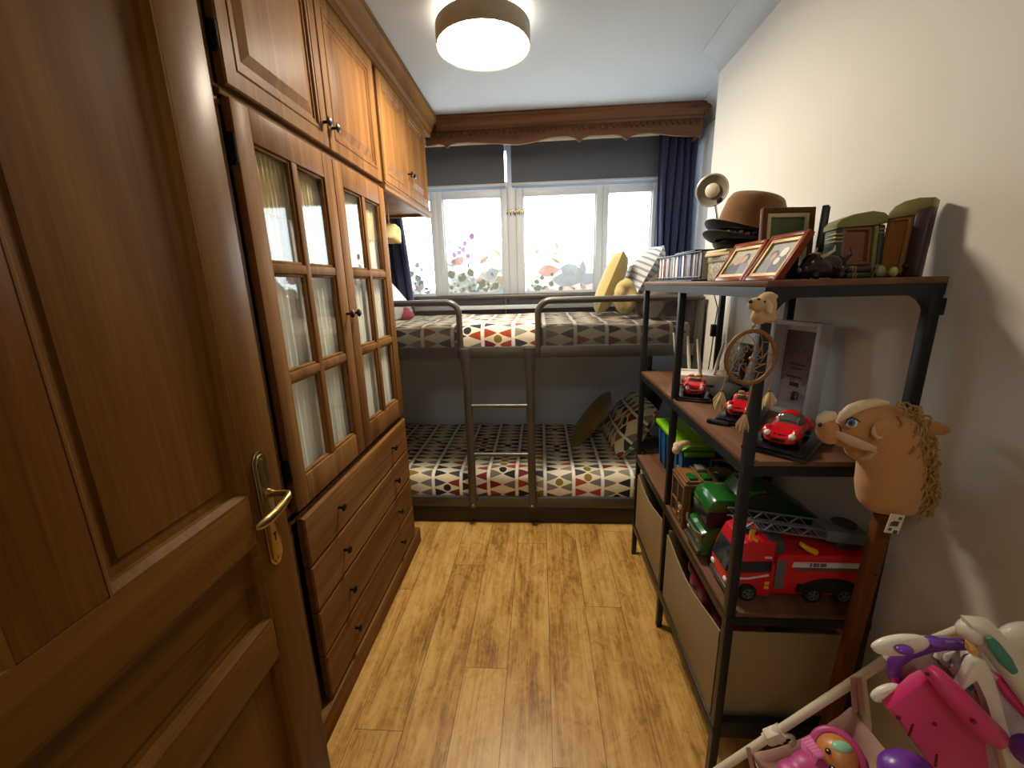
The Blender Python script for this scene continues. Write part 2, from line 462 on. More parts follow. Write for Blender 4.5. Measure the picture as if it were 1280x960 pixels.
cove = lambda s: [(0, 0), (-.085, 0), (-.085, -.004)] + [(-.085+.080*math.sin(R(a)), -.004-.090*(1-math.cos(R(a)))) for a in range(10, 91, 8)] + [(0, -.094)]
b = MB(); b.prism([(XR+p[0], CEIL+p[1]) for p in cove(1)], 1, YD, YCOL+.012); struct('trim_1', b, ceil_paint)
b = MB(); b.prism([(YB+p[0], CEIL+p[1]) for p in cove(1)], 0, .8, XREC); struct('trim_2', b, ceil_paint)
b = MB(); b.prism([(XREC+p[0], CEIL+p[1]) for p in cove(1)], 1, YCOL, YB); struct('trim_3', b, ceil_paint)
b = MB(); b.box(XR-.012, XR, 0.0, .9, 0, .07, .003); struct('baseboard_right', b, white_paint)

# window: frame, sashes, glass
win = bpy.data.objects.new('window_1', None); COL.objects.link(win); win.location = (0, 3.16, WZ0); win['kind'] = 'structure'
b = MB()
b.box(WX0, WX1, 3.125, 3.20, WZ1-.05, WZ1, .004); b.box(WX0, WX1, 3.125, 3.20, WZ0, WZ0+.04, .004)
b.box(WX0, WX0+.05, 3.125, 3.20, WZ0, WZ1, .004); b.box(WX1-.05, WX1, 3.125, 3.20, WZ0, WZ1, .004)
b.box(-.225, -.165, 3.120, 3.20, WZ0, WZ1, .004); b.box(WX0, WX1, 3.125, 3.20, 2.035, 2.085, .004)
part('window_frame', b, white_paint, win)
for (x0, x1, st) in ((-1.15, -.735, .045), (-.74, -.225, .045), (-.165, .448, .050), (.449, .815, .03)):
    b = MB(); z0, z1 = WZ0+.04, 2.035
    b.box(x0, x0+st, 3.112, 3.165, z0, z1, .005); b.box(x1-st, x1, 3.112, 3.165, z0, z1, .005)
    b.box(x0+st, x1-st, 3.112, 3.165, z1-.055, z1, .005); b.box(x0+st, x1-st, 3.112, 3.165, z0, z0+.055, .005)
    b.box(x0+st-.002, x0+st+.008, 3.125, 3.15, z0+.05, z1-.05); b.box(x1-st-.008, x1-st+.002, 3.125, 3.15, z0+.05, z1-.05)
    sash = part('sash', b, white_paint, win)
    g = MB(); g.box(x0+st-.004, x1-st+.004, 3.138, 3.142, z0+.05, z1-.05); part('glazing', g, clear_glass, sash)
b = MB()
for k, dx in enumerate((-.075, -.05, -.03, -.018, -.002, .012, .03, .045)):
    c = at(647, 265, 1, 3.10)
    b.box(c.x+dx-.004, c.x+dx+.004, 3.098, 3.114, c.z-.012-.006*(k % 2), c.z+.012+.006*(k % 3), .002)
part('window_latch', b, brass, win)
b = MB(); b.box(WX0-.03, WX1+.03, 3.045, 3.125, WZ0-.03, WZ0, .005); struct('trim_4', b, white_paint)

# ---------------------------------------------------------------- room door, standing open against the wardrobe
DX = -.60; DT = .04; DY0, DY1 = .05, .824
door = bpy.data.objects.new('door_1', None); COL.objects.link(door); door.location = (DX-DT/2, (DY0+DY1)/2, 0); door['kind'] = 'structure'
SL, SR, MU0, MU1 = .15, .722, .335, .445
for y0, y1 in ((DY0, SL), (SR, DY1)):
    b = MB(); b.box(DX-DT, DX, y0, y1, .01, 2.03, .003); part('door_stile', b, door_z, door)
b = MB(); b.box(DX-DT+.003, DX-.001, MU0, MU1, .975, 1.90, .003); part('door_mullion', b, door_knot, door)
for z0, z1 in ((.01, .2), (.575, .675), (.867, .975), (1.90, 2.03)):
    b = MB(); b.box(DX-DT+.002, DX-.0005, SL, SR, z0, z1, .002); part('door_rail', b, door_y, door)
def door_panel(y0, y1, z0, z1, mt):
    b = MB(); L = []
    for ins, dx in ((-.002, -.0005), (.002, -.0015), (.012, -.012), (.013, -.020), (.030, -.024), (.034, -.020)):
        L.append(rect_x(DX+dx, y0+ins, y1-ins, z0+ins, z1-ins))
    b.rings(L)
    b.box(DX-DT+.006, DX-.026, y0, y1, z0, z1)
    part('door_panel', b, mt, door, ang=20)
door_panel(MU1, SR, .975, 1.90, door_z); door_panel(SL, MU0, .975, 1.90, door_z)
door_panel(SL, SR, .675, .867, door_y); door_panel(SL, SR, .2, .575, door_z)
b = MB(); py, pz = .763, .92
oct_ = [(py-.021, pz-.118), (py-.008, pz-.135), (py+.008, pz-.135), (py+.021, pz-.118), (py+.021, pz+.118), (py+.008, pz+.135), (py-.008, pz+.135), (py-.021, pz+.118)]
b.prism(oct_, 0, DX, DX+.005, bev=.0015)
b.prism([(py+(y-py)*.78, pz+(z-pz)*.95) for y, z in oct_], 0, DX+.004, DX+.009, bev=.0015)
for z in (pz-.118, pz+.116): b.cyl((DX+.008, py, z), (DX+.0105, py, z), .004, n=10)
bp = part('handle_plate', b, brass, door)
b = MB(); hz = .957
b.cyl((DX+.007, py+.004, hz), (DX+.016, py+.004, hz), .012, .010, 20)
b.tube([(DX+.014, py+.004, hz), (DX+.03, py+.004, hz), (DX+.045, py+.005, hz+.001), (DX+.054, py+.003, hz+.001), (DX+.060, py-.006, hz-.001), (DX+.061, py-.025, hz-.006), (DX+.060, py-.05, hz-.012), (DX+.058, py-.075, hz-.015), (DX+.056, py-.098, hz-.013), (DX+.055, py-.108, hz-.011)],
       [.0085, .0075, .008, .0085, .0085, .009, .0105, .0115, .009, .004], 14, flat=.8)
part('lever_handle', b, brass, bp)
b = MB(); b.prism([(py-.002, pz-.075), (py+.002, pz-.075), (py+.002, pz-.06), (py-.002, pz-.06)], 0, DX+.008, DX+.0095); b.cyl((DX+.008, py, pz-.058), (DX+.0096, py, pz-.058), .0045, n=12)
part('keyhole', b, black_metal, bp)

# ---------------------------------------------------------------- wardrobe
XFR = -.682; XC = -.705
WY0, WY1 = .90, 1.915
war = thing('wardrobe', 'tall pine wardrobe with glazed curtained doors above four wide drawers', 'wardrobe', (-.98, 1.42, 0))
b = MB()
b.box(XL+.005, XC, WY0, WY0+.02, .0, 2.33); b.box(XL+.005, XC, WY1-.02, WY1, .0, 2.33)
b.box(XL+.005, XC, WY0+.02, WY1-.02, .06, .08); b.box(XL+.005, XC, WY0+.02, WY1-.02, .75, .77)
b.box(XL+.005, XC, WY0+.02, WY1-.02, 1.80, 1.82); b.box(XL+.005, XC, WY0+.02, WY1-.02, 2.31, 2.33); b.box(XL+.005, XL+.015, WY0+.02, WY1-.02, 0, 2.33)
b.box(XC-.02, XC, WY0, .978, 0, 2.33, .002); b.box(XC-.02, XC, .978, WY1-.02, 1.79, 1.83); b.box(XC-.02, XC, .978, WY1-.02, .74, .79); b.box(XC-.02, XC, .978, WY1-.02, 2.28, 2.33)
b.box(XC, XC+.008, .925, .940, 0, 2.30, .003); b.box(XC, XC+.005, .945, .962, 0, 2.30, .002)
part('carcass', b, wood_z, war)
def knob(p, parent, r=.014):
    b = MB(); x, y, z = p
    b.lathe([(.0045, 0), (.0045, .013), (.006, .016), (r, .020), (r, .023), (r*.7, .0265), (.002, .028)], 18, T=Matrix.Translation(p) @ Euler((0, R(90), 0)).to_matrix().to_4x4())
    part('knob', b, bronze, parent)
def raised_door(name, y0, y1, z0, z1, parent, st=.055):
    b = MB(); L = [rect_x(XC+.001, y0, y1, z0, z1), rect_x(XFR-.004, y0, y1, z0, z1), rect_x(XFR, y0+.004, y1-.004, z0+.004, z1-.004)]
    for ins, dx in ((st-.016, 0), (st-.013, -.003), (st-.009, 0), (st, 0), (st+.004, -.006), (st+.011, -.006), (st+.014, -.010), (st+.020, -.010), (st+.046, -.002), (st+.050, -.002)):
        L.append(rect_x(XFR+dx, y0+ins, y1-ins, z0+ins, z1-ins))
    b.rings(L); return part(name, b, wood_z, parent, ang=15)
d = raised_door('cupboard_door', .985, 1.443, 1.828, 2.292, war)
knob((XFR, 1.418, 1.90), d)
d = raised_door('cupboard_door', 1.447, 1.905, 1.828, 2.292, war)
knob((XFR, 1.472, 1.90), d)
for z in (1.92, 2.2):
    b = MB(); b.box(XFR-.020, XFR-.006, .980, .9855, z-.03, z+.03, .002); b.cyl((XFR-.004, .982, z-.026), (XFR-.004, .982, z+.026), .004, n=8); part('hinge', b, bronze, war)
b = MB(); b.box(XC-.001, XC+.008, .978, 1.91, 1.808, 1.822, .004); part('middle_moulding', b, wood_y, war)
curtain_cream = pm('cream_cotton', 'd8c69c', .95, 0, .08, 60)
curtain_white = pm('white_voile', 'f2f0ea', .95, 0, .05, 60)
def glazed_door(y0, y1, z0, z1, ky):
    b = MB(); st, rt, rb, mw = .062, .075, .085, .026
    X0, X1 = XC+.001, XFR
    b.box(X0, X1, y0, y0+st, z0, z1, .003); b.box(X0, X1, y1-st, y1, z0, z1, .003)
    b.box(X0, X1-.0005, y0+st, y1-st, z1-rt, z1, .003); b.box(X0, X1-.0005, y0+st, y1-st, z0, z0+rb, .003)
    ym = (y0+y1)/2; gz0, gz1 = z0+rb, z1-rt; ph = (gz1-gz0)/3
    b.box(X0+.002, X1-.001, ym-mw/2, ym+mw/2, gz0, gz1, .003)
    for k in (1, 2): b.box(X0+.002, X1-.0015, y0+st, y1-st, gz0+k*ph-mw/2, gz0+k*ph+mw/2, .003)
    for a0, a1 in ((y0+st, ym-mw/2), (ym+mw/2, y1-st)):       # stepped bead round each pane
        for k in range(3):
            c0 = gz0+k*ph+(mw/2 if k else 0); c1 = gz0+(k+1)*ph-(mw/2 if k < 2 else 0); t = .008
            for q in ((a0, a0+t, c0, c1), (a1-t, a1, c0, c1), (a0+t, a1-t, c0, c0+t), (a0+t, a1-t, c1-t, c1)):
                b.box(X0+.003, X1-.007, *q, .002)
    d = part('glazed_door', b, wood_z, war)
    g = MB(); g.box(X0+.006, X0+.009, y0+st-.002, y1-st+.002, gz0-.002, gz1+.002); part('glazing', g, clear_glass, d)
    knob((XFR, ky, 1.297), d)
    c = MB(); nf = 13
    def f(a, t, y0=y0, y1=y1):
        yy = y0+.03+(y1-y0-.06)*a; z = z0+.03+(z1-z0-.13)*t
        am = .009*(1-.45*t)*(1+.4*math.sin(a*9+1))
        return (XC-.016+am*math.sin(a*nf*2*math.pi+.8*math.sin(t*2.2+a*5)), yy, z)
    c.surf(f, 110, 14)
    cu = part('door_curtain', c, curtain_white, d)
    c = MB()
    c.surf(lambda a, t: (XC-.011+.005*math.sin(a*21*2*math.pi+1.3*t)*(1.1-.5*t), y0+.03+(y1-y0-.06)*a, z1-.225+.165*t), 150, 6)
    part('curtain_heading', c, curtain_cream, cu)
glazed_door(.985, 1.443, .775, 1.805, 1.418)
glazed_door(1.447, 1.905, .775, 1.805, 1.472)
for z in (1.70, .9):
    b = MB(); b.box(XFR-.020, XFR-.006, .980, .9855, z-.035, z+.035, .002); b.cyl((XFR-.004, .982, z-.03), (XFR-.004, .982, z+.03), .004, n=8); part('hinge', b, bronze, war)
zs = [.745, .580, .420, .257, .092]
for k in range(4):
    z1, z0 = zs[k], zs[k+1]+.006; b = MB()
    L = [rect_x(XC+.001, 1.0, 1.908, z0, z1), rect_x(XFR-.003, 1.0, 1.908, z0, z1), rect_x(XFR+.001, 1.006, 1.902, z0+.005, z1-.006)]
    b.rings(L); d = part('drawer', b, wood_y, war, ang=15)
    for y in (1.19, 1.70): knob((XFR, y, (z0+z1)/2+.006), d, .013)
b = MB(); b.box(XL+.005, XFR+.006, WY0, 1.975, 0, .086, .004); part('plinth', b, wood_y, war)
def crown(y0, y1): return [(XC, 2.292), (XFR+.004, 2.292), (XFR+.008, 2.305), (XFR+.008, 2.318), (XFR+.020, 2.328), (XFR+.026, 2.345), (XFR+.040, 2.368), (XFR+.052, 2.378), (XFR+.052, 2.405), (XC, 2.405)]
b = MB(); b.prism(crown(0, 0), 1, WY0, WY1); part('crown_moulding', b, wood_y, war, ang=25)

# overhead cupboard bridging the bed
oh = thing('overhead_cupboard', 'two-door pine cupboard bridging above the head of the bunk bed', 'cupboard', (-.98, 2.3, 1.80))
b = MB(); b.box(XL+.005, XC, WY1+.002, 2.72, 1.825, 1.845); b.box(XL+.005, XC, WY1+.002, 2.72, 2.31, 2.33); b.box(XL+.005, XC, 2.70, 2.72, 1.81, 2.33); b.box(XL+.005, XC, WY1+.002, WY1+.02, 1.81, 2.33); b.box(XL+.005, XL+.015, WY1+.02, 2.7, 1.83, 2.33)
b.box(XC-.02, XC, WY1+.002, 1.945, 1.81, 2.33)
part('carcass', b, wood_z, oh)
d = raised_door('cupboard_door', 1.945, 2.315, 1.845, 2.292, oh, .05); knob((XFR, 2.292, 1.955), d, .013)
d = raised_door('cupboard_door', 2.319, 2.69, 1.845, 2.292, oh, .05); knob((XFR, 2.342, 1.955), d, .013)
b = MB(); b.prism([(XC, 1.80), (XFR-.004, 1.80), (XFR+.004, 1.808), (XFR+.004, 1.822), (XFR+.010, 1.832), (XFR+.002, 1.842), (XC, 1.842)], 1, WY1+.002, 2.72)
part('light_rail', b, wood_y, oh, ang=20)
b = MB(); b.prism(crown(0, 0), 1, WY1+.002, 2.82); part('crown_moulding', b, wood_y, oh, ang=25)

# ---------------------------------------------------------------- pelmet over the window
VY = 2.85
pel = thing('window_pelmet', 'carved brown wooden pelmet with scalloped lower edge above the window', 'pelmet', (.15, 2.95, 2.24))
low = [(160, 222), (182, 219), (205, 212), (224, 214), (240, 228), (256, 213), (280, 207), (320, 206), (370, 208), (420, 211), (470, 214), (510, 215), (550, 209), (590, 200), (630, 189), (660, 185), (700, 184), (727, 188), (745, 205), (760, 188), (785, 181), (830, 180), (870, 177), (902, 179), (925, 198), (944, 181), (970, 174), (1010, 171), (1060, 175), (1110, 181), (1160, 183), (1205, 181)]
lp = []
for x, y in low:
    p = at(480+x/3.048, 110+y/3.048, 1, VY); lp.append((p.x, p.z))
lp = [(p[0], p[1]) for p in lp if p[0] < 1.0]; lp[-1] = (.995, lp[-1][1])
x0 = lp[0][0]
b = MB(); b.prism(lp + [(.995, 2.395), (x0, 2.395)], 1, VY, VY+.018, bev=.0012); part('scalloped_board', b, wood_x, pel, ang=25)
b = MB(); b.box(.977, .995, VY+.018, YB-.001, 2.243, 2.395, .002); part('end_board', b, wood_y, pel)
b = MB(); b.box(x0, .977, VY+.018, YB-.001, 2.385, 2.395); part('top_board', b, wood_x, pel)
mp = [(0, 2.330), (-.010, 2.330), (-.014, 2.338), (-.012, 2.350), (-.022, 2.362), (-.034, 2.378), (-.036, 2.392), (-.044, 2.396), (-.044, 2.407), (0, 2.407)]
b = MB(); b.prism([(VY+p[0], p[1]) for p in mp], 0, -.64, .995+.0); b.prism([(.995-p[0]*.9, p[1]) for p in mp], 1, VY-.03, YB-.075); part('cornice', b, wood_x, pel, ang=25)
b = MB(); n = 46
for k in range(n):
    x = -.66+(.98+.66)*(k+.5)/n
    b.prism([(x+.0125*math.cos(R(a)), 2.319-.020*math.sin(R(a))) for a in range(0, 181, 30)] , 1, VY-.013, VY+.002, bev=.002)
b.box(-.665, .99, VY-.007, VY+.002, 2.320, 2.331, .002)
part('carved_band', b, wood('carved_pelmet_wood', '452e20', '5e4230', '6c4e3a', axis=0, rough=.5, coat=0), pel, ang=25)

# roller blinds
blind_cloth = pm('slate_blind_cloth', '565c68', .9, 0, .06, 300)
for x0, x1, lb in ((-1.10, -.237, 'slate grey roller blind over the narrow left part of the window'), (-.19, .845, 'wide slate grey roller blind beside the navy curtain')):
    r = thing('roller_blind', lb, 'blind', ((x0+x1)/2, 3.08, 2.06))
    b = MB(); b.box(x0, x1, 3.079, 3.081, 2.062, 2.315); part('blind_cloth', b, blind_cloth, r)
    b = MB(); b.box(x0, x1, 3.075, 3.085, 2.052, 2.066, .002); part('bottom_bar', b, pm('pale_bar', 'b4b6b4', .5), r)
    b = MB(); b.cyl((x0, 3.085, 2.33), (x1, 3.085, 2.33), .018, n=14); part('roller', b, white_plastic, r)
    b = MB(); b.box(x0-.002, x0+.006, 3.08, 3.118, 2.31, 2.355, .001); b.box(x1-.006, x1+.002, 3.08, 3.118, 2.31, 2.355, .001); part('bracket', b, white_plastic, r)

# curtains
navy = fabric('navy_curtain_cloth', '2c3050', 200)
def curtain(name, lb, xt0, xt1, xb0, xb1, z0, z1, nf, y):
    b = MB()
    def f(a, t):
        x = (xt0+(xt1-xt0)*a)*t+(xb0+(xb1-xb0)*a)*(1-t)
        return (x+.006*math.sin(t*5+a*7), y+.026*math.sin(a*nf*2*math.pi+.5*math.sin(t*3))*(.7+.3*(1-t)), z0+(z1-z0)*t)
    b.surf(f, nf*12, 24)
    r = solo(name, b, navy, lb, 'curtain', ((xb0+xb1)/2, y, z0), ang=80)
    mo = r.modifiers.new('thick', 'SOLIDIFY'); mo.thickness = .003
    return r
curtain('curtain', 'long navy curtain hanging at the right end of the window', .785, 1.03, .80, 1.02, 1.205, 2.31, 5, 3.0)
curtain('curtain', 'navy curtain at the left end of the window behind the wardrobe', -1.24, -.985, -1.24, -.925, 1.205, 2.31, 5, 3.0)

# ---------------------------------------------------------------- bunk bed
BY0, BY1, BX0, BX1 = 2.147, 3.09, -1.225, .835
bed = thing('bunk_bed', 'grey metal bunk bed with ladder and mesh fabric guards', 'bed', (-.2, 2.62, 0))
for x in (BX0+.02, BX1-.025):
    for y in (BY0+.025, BY1-.02):
        b = MB(); b.box(x-.02, x+.02, y-.02, y+.02, 0, 1.30, .005); po_ = part('corner_post', b, bed_metal, bed)
        c = MB(); c.cyl((x, y-.0195, 1.03), (x, y-.023, 1.03), .006, n=10); part('bolt', c, chrome, po_)
for z0, z1 in ((1.0, 1.061), (.113, .176)):
    b = MB(); b.box(BX0+.04, BX1-.045, BY0, BY0+.025, z0, z1, .004); part('side_rail', b, bed_metal, bed)
    b = MB(); b.box(BX0+.04, BX1-.045, BY1-.03, BY1-.005, z0, z1, .004); part('side_rail', b, bed_metal, bed)
    for x in (BX0+.008, BX1-.033):
        b = MB(); b.box(x, x+.025, BY0+.046, BY1-.041, z0, z1, .004); part('end_rail', b, bed_metal, bed)
    b = MB()
    for k in range(14):
        x = BX0+.12+k*.14; b.box(x, x+.06, BY0+.025, BY1-.03, z0+.035, z0+.047)
    part('slats', b, dark_board, bed)
b = MB(); b.box(BX0+.05, BX1-.05, BY0+.02, BY0+.045, .002, .108, .003); part('under_bed_board_and_shade', b, dark_board, bed)  # dark front stands for under-bed storage and the shadow below the rail
gr = .0165; gz = 1.298; gy = BY0+.010
L = [(BX0+.02, gy, gz), (-.49, gy, gz)] + arc((-.490, gy, gz-.062), .062, 90, 0, 8) + [(-.428, gy, 1.03)]
b = MB(); b.tube(L, gr, 12); part('guard_rail', b, bed_metal, bed)
L = [(-.012, gy, 1.03), (-.012, gy, gz-.07)] + arc((.058, gy, gz-.07), .07, 180, 90, 8) + [(BX1-.02, gy, gz)]
b = MB(); b.tube(L, gr, 12); part('guard_rail', b, bed_metal, bed)
b = MB(); b.tube([(BX0+.02, BY1-.02, gz), (BX1-.02, BY1-.02, gz)], gr, 12); part('guard_rail', b, bed_metal, bed)
for x in (BX0+.02, BX1-.025):
    b = MB(); b.tube([(x, BY0+.03, gz), (x, BY1-.03, gz)], gr, 12); part('guard_rail', b, bed_metal, bed)
b = MB(); b.cyl((at(632, 375, 1, 3.07).x, BY1-.02, 1.05), (at(632, 375, 1, 3.07).x, BY1-.02, gz), .010); part('guard_upright', b, bed_metal, bed)
def fab(pts, y):
    b = MB(); v = [b.v((x, y, z)) for x, z in pts]; b.face(v)
    o = part('mesh_panel', b, mesh_fabric, bed, ang=None)
    mo = o.modifiers.new('thick', 'SOLIDIFY'); mo.thickness = .0015
fab([(BX0+.03, .992), (-.44, .992), (-.424, 1.01), (-.424, 1.235), (-.442, 1.28), (-.49, 1.304), (BX0+.03, 1.304)], BY0-.010)
fab([(-.005, 1.065), (BX1-.03, 1.065), (BX1-.03, 1.298), (.06, 1.298), (.02, 1.28), (-.008, 1.23)], BY0+.010)
fab([(BX0+.03, 1.0), (BX1-.03, 1.0), (BX1-.03, 1.30), (BX0+.03, 1.30)], BY1-.012)
for x in (BX0+.02, BX1-.025):
    b = MB(); b.face([b.v(p) for p in rect_x(x+.002, BY0+.05, BY1-.045, 1.0, 1.3)]); o = part('mesh_panel', b, mesh_fabric, bed, ang=None)
    mo = o.modifiers.new('thick', 'SOLIDIFY'); mo.thickness = .0015
# ladder, hooked on the front rails
yl = BY0-.014
for x0, x1, sg in ((-.404, -.398, -1), (-.058, -.056, 1)):
    b = MB(); b.tube([(x0, yl, 1.056), (x0, yl, 1.02), (x0*.5+x1*.5, yl, .97), (x1, yl, .90), (x1, yl, .5), (x1-.004*sg*-1, yl, .14), (x1-.004*sg*-1, yl, .118)],
                     [.030, .030, .027, .0235, .0225, .0225, .020], 14, flat=.5, up=(1, 0, 0)); lg = part('ladder_rail', b, bed_metal, bed)
    b = MB(); b.cyl((x1, yl-.010, .140), (x1, yl-.0145, .140), .0065, n=10); part('bolt', b, chrome, lg)
for z in (.738, .452):
    b = MB(); b.tube([(-.380, yl, z), (-.075, yl, z)], .0115, 12); part('ladder_rung', b, bed_metal, bed)

def duvet(lb, x0, x1, y0, y1, zl, zt, seed, side):
    path = [(y0, zl), (y0-.004, zl+(zt-zl)*.35), (y0, zl+(zt-zl)*.7), (y0+.012, zt-.018), (y0+.035, zt-.004), (y0+.07, zt)]
    ny = 26
    path += [(y0+.07+(y1-y0-.10)*k/ny, zt) for k in range(1, ny+1)] + [(y1-.005, zt-.02), (y1, zl)]
    arcl = [0]
    for p, q in zip(path, path[1:]): arcl.append(arcl[-1]+math.hypot(q[0]-p[0], q[1]-p[1]))
    nx = 90; xs = [x0+.004, x0]+[x0+(x1-x0)*k/nx for k in range(1, nx)]+[x1, x1-.004]
    b = MB(); NP = len(path)-1; NX = len(xs)-1
    def f(a, t):
        i = round(a*NX); j = round(t*NP); y, z = path[j]; x = xs[i]
        if i in (0, NX): return (x, y, zl)
        hh = (z-zl)/(zt-zl)
        w = noise.noise((x*5+seed, y*6, seed))*.010 + noise.noise((x*13+seed, y*11, seed+4))*.005
        ridge = .008*max(0, math.sin(x*9+seed+2*noise.noise((x*2, y*2, seed))))
        if j < 4: y -= (w*.9+ridge*.4)*hh
        return (x, y, z+(w+ridge*.5)*hh)
    b.surf(f, NX, NP, 0, lambda a, t: (xs[round(a*NX)]+1.3, arcl[round(t*NP)]+seed*.37))
    return solo('duvet', b, duvet_print, lb, 'duvet', ((x0+x1)/2, (y0+y1)/2, zl), ang=70)
duvet('retro-print duvet on the upper bunk', BX0+.06, .775, 2.180, 3.05, 1.055, 1.172, 1.0, 0)
duvet('retro-print duvet on the lower bunk', BX0+.06, .775, 2.172, 3.05, .166, .318, 3.0, 0)

# pillows and cushions on the bunks
mustard = fabric('mustard_velvet', '7c6428', 120, .8)
yellow = fabric('yellow_velvet', 'bea870', 120, .85)
def cushion(name, lb, cat, mat, wd, ht, th, loc, rx, ry, rz, **k):
    b = MB(); T = T4(loc, rx, ry, rz); b.pillow(wd, ht, th, T, **k)
    mid = Vector(loc); zmin = min(v.co.z for v in b.bm.verts)
    return solo(name, b, mat, lb, cat, (mid.x, mid.y, zmin), ang=60)
cushion('cushion', 'mustard cushion leaning on a print pillow on the lower bunk', 'cushion', mustard, .42, .42, .12, (.345, 2.70, .470), 0, -54, -13)
cushion('pillow', 'retro-print pillow leaning at the right end of the lower bunk', 'pillow', pillow_print, .42, .56, .17, (.575, 2.62, .475), 0, -54, 2, rag=.03)
cushion('cushion', 'navy square cushion behind the print pillow on the lower bunk', 'cushion', fabric('navy_velvet', '171a2c'), .46, .46, .12, (.755, 2.84, .545), 0, -72, -4)
cushion('pillow', 'black pillow lying flat by the shelves on the lower bunk', 'pillow', fabric('black_cotton', '17171a'), .16, .40, .10, (.715, 2.36, .372), 0, -6, 4)
cushion('cushion', 'plain yellow cushion standing on the upper bunk', 'cushion', yellow, .42, .44, .13, (.450, 2.70, 1.375), 0, -68, -12)
b = MB(); c0 = Vector((.482, 2.40, 1.300))
for k in range(5):
    a = k*2*math.pi/5+.4
    b.tube([c0+Vector((.045*math.cos(a+q*.55)*(1-.1*q), .012*math.sin(q*1.6+k), .070*math.sin(a+q*.55))) for q in range(6)], [.022, .029, .033, .033, .028, .018], 10)
solo('knot_cushion', fuse(b, .008, 5), yellow, 'small knotted yellow cushion in front of the plain yellow one', 'cushion', (.482, 2.40, 1.18), ang=60)
grey_stripe = stripes('grey_striped_cotton', '989aa4', 'd8dae0', .035, 0, .62)
cushion('pillow', 'grey and white striped pillow behind the yellow cushions', 'pillow', grey_stripe, .46, .62, .17, (.655, 2.84, 1.395), 0, -62, -6, rag=.03)
cushion('pillow', 'dark taupe pillow at the right end of the upper bunk', 'pillow', fabric('taupe_cotton', '5c554e'), .36, .36, .14, (.69, 2.42, 1.325), 0, -56, 6, rag=.04)
cushion('pillow', 'white pillow at the left end of the upper bunk', 'pillow', fabric('white_cotton', 'd6d2cc'), .36, .55, .13, (-1.02, 2.70, 1.315), 0, 52, 0)
b = MB(); b.ell((-.885, 2.70, 1.20), (.05, .04, .03)); b.ell((-.90, 2.72, 1.225), (.03, .035, .03)); b.ell((-.86, 2.68, 1.195), (.025, .025, .02))
solo('soft_toy', fuse(b, .006, 4), fabric('pink_plush', 'c04a68'), 'small pink soft toy by the white pillow', 'toy', (-.885, 2.70, 1.175))
b = MB(); c = at(489, 292, 1, 2.25)
for k in range(3):
    b.pillow(.10, .085, .02, T4((c.x-.01+.006*k, 2.25+.012*k, c.z+.012-.012*k), 84, 0, 20-14*k))
b.tube([(c.x-.01, 2.26, c.z+.03), (c.x-.012, 2.262, 1.7), (c.x-.012, 2.262, 1.824)], .006, 8)
solo('cloth_bag', fuse(b, .005, 2), fabric('cream_canvas', 'd8c890'), 'folded cream cloth hanging under the overhead cupboard', 'cloth', (c.x, 2.25, c.z-.05))

# ---------------------------------------------------------------- ceiling lamp
LX, LY = -.215, 1.885
lamp = thing('ceiling_lamp', 'round drum ceiling lamp with a glowing white diffuser', 'ceiling lamp', (LX, LY, 2.30))
b = MB(); T = Matrix.Translation((LX, LY, 0))
b.lathe([(.178, 2.302), (.1845, 2.299), (.186, 2.303), (.186, 2.366), (.183, 2.369), (.10, 2.369), (.10, 2.364), (.179, 2.364), (.179, 2.306)], 64, T=T, cap=False)
part('lamp_shade', b, pm('greige_lamp_metal', 'b0a48e', .5), lamp, ang=30)
b = MB(); b.lathe([(.0, 2.3045), (.12, 2.304), (.178, 2.3042)], 64, T=T, cap=False)
g = G('lit_diffuser'); em = g.node('ShaderNodeEmission', ((*LAMP_COLOR, 1), LAMP_STRENGTH)); g.lk(em.outputs[0], g.out.inputs[0])
part('diffuser', b, g.m, lamp)
b = MB(); b.lathe([(.125, 2.369), (.125, CEIL-.001)], 40, T=T)
part('mounting_plate', b, white_plastic, lamp)
b = MB(); b.lathe([(.128, 2.3705), (.176, 2.3705)], 48, T=T, cap=False)
g = G('lit_upward_ring'); em = g.node('ShaderNodeEmission', ((*LAMP_COLOR, 1), LAMP_STRENGTH*.10)); g.lk(em.outputs[0], g.out.inputs[0])
part('uplight_ring', b, g.m, lamp)
# unseen lamp added behind the doorway as soft fill light for the room
hl_ = thing('added_fill_lamp', 'flat round fill lamp added out of view behind the doorway', 'ceiling lamp', (-.15, -.95, 2.34))
T = Matrix.Translation((-.15, -.95, 0))
b = MB(); b.lathe([(.19, 2.345), (.195, 2.35), (.195, CEIL-.001), (.001, CEIL-.001)], 48, T=T, cap=False); part('fill_lamp_base', b, white_plastic, hl_)
b = MB(); b.lathe([(.001, 2.335), (.10, 2.338), (.189, 2.348)], 48, T=T, cap=False)
g = G('added_fill_diffuser'); em = g.node('ShaderNodeEmission', ((*FILL_COLOR, 1), FILL_STRENGTH)); g.lk(em.outputs[0], g.out.inputs[0])
part('diffuser', b, g.m, hl_)

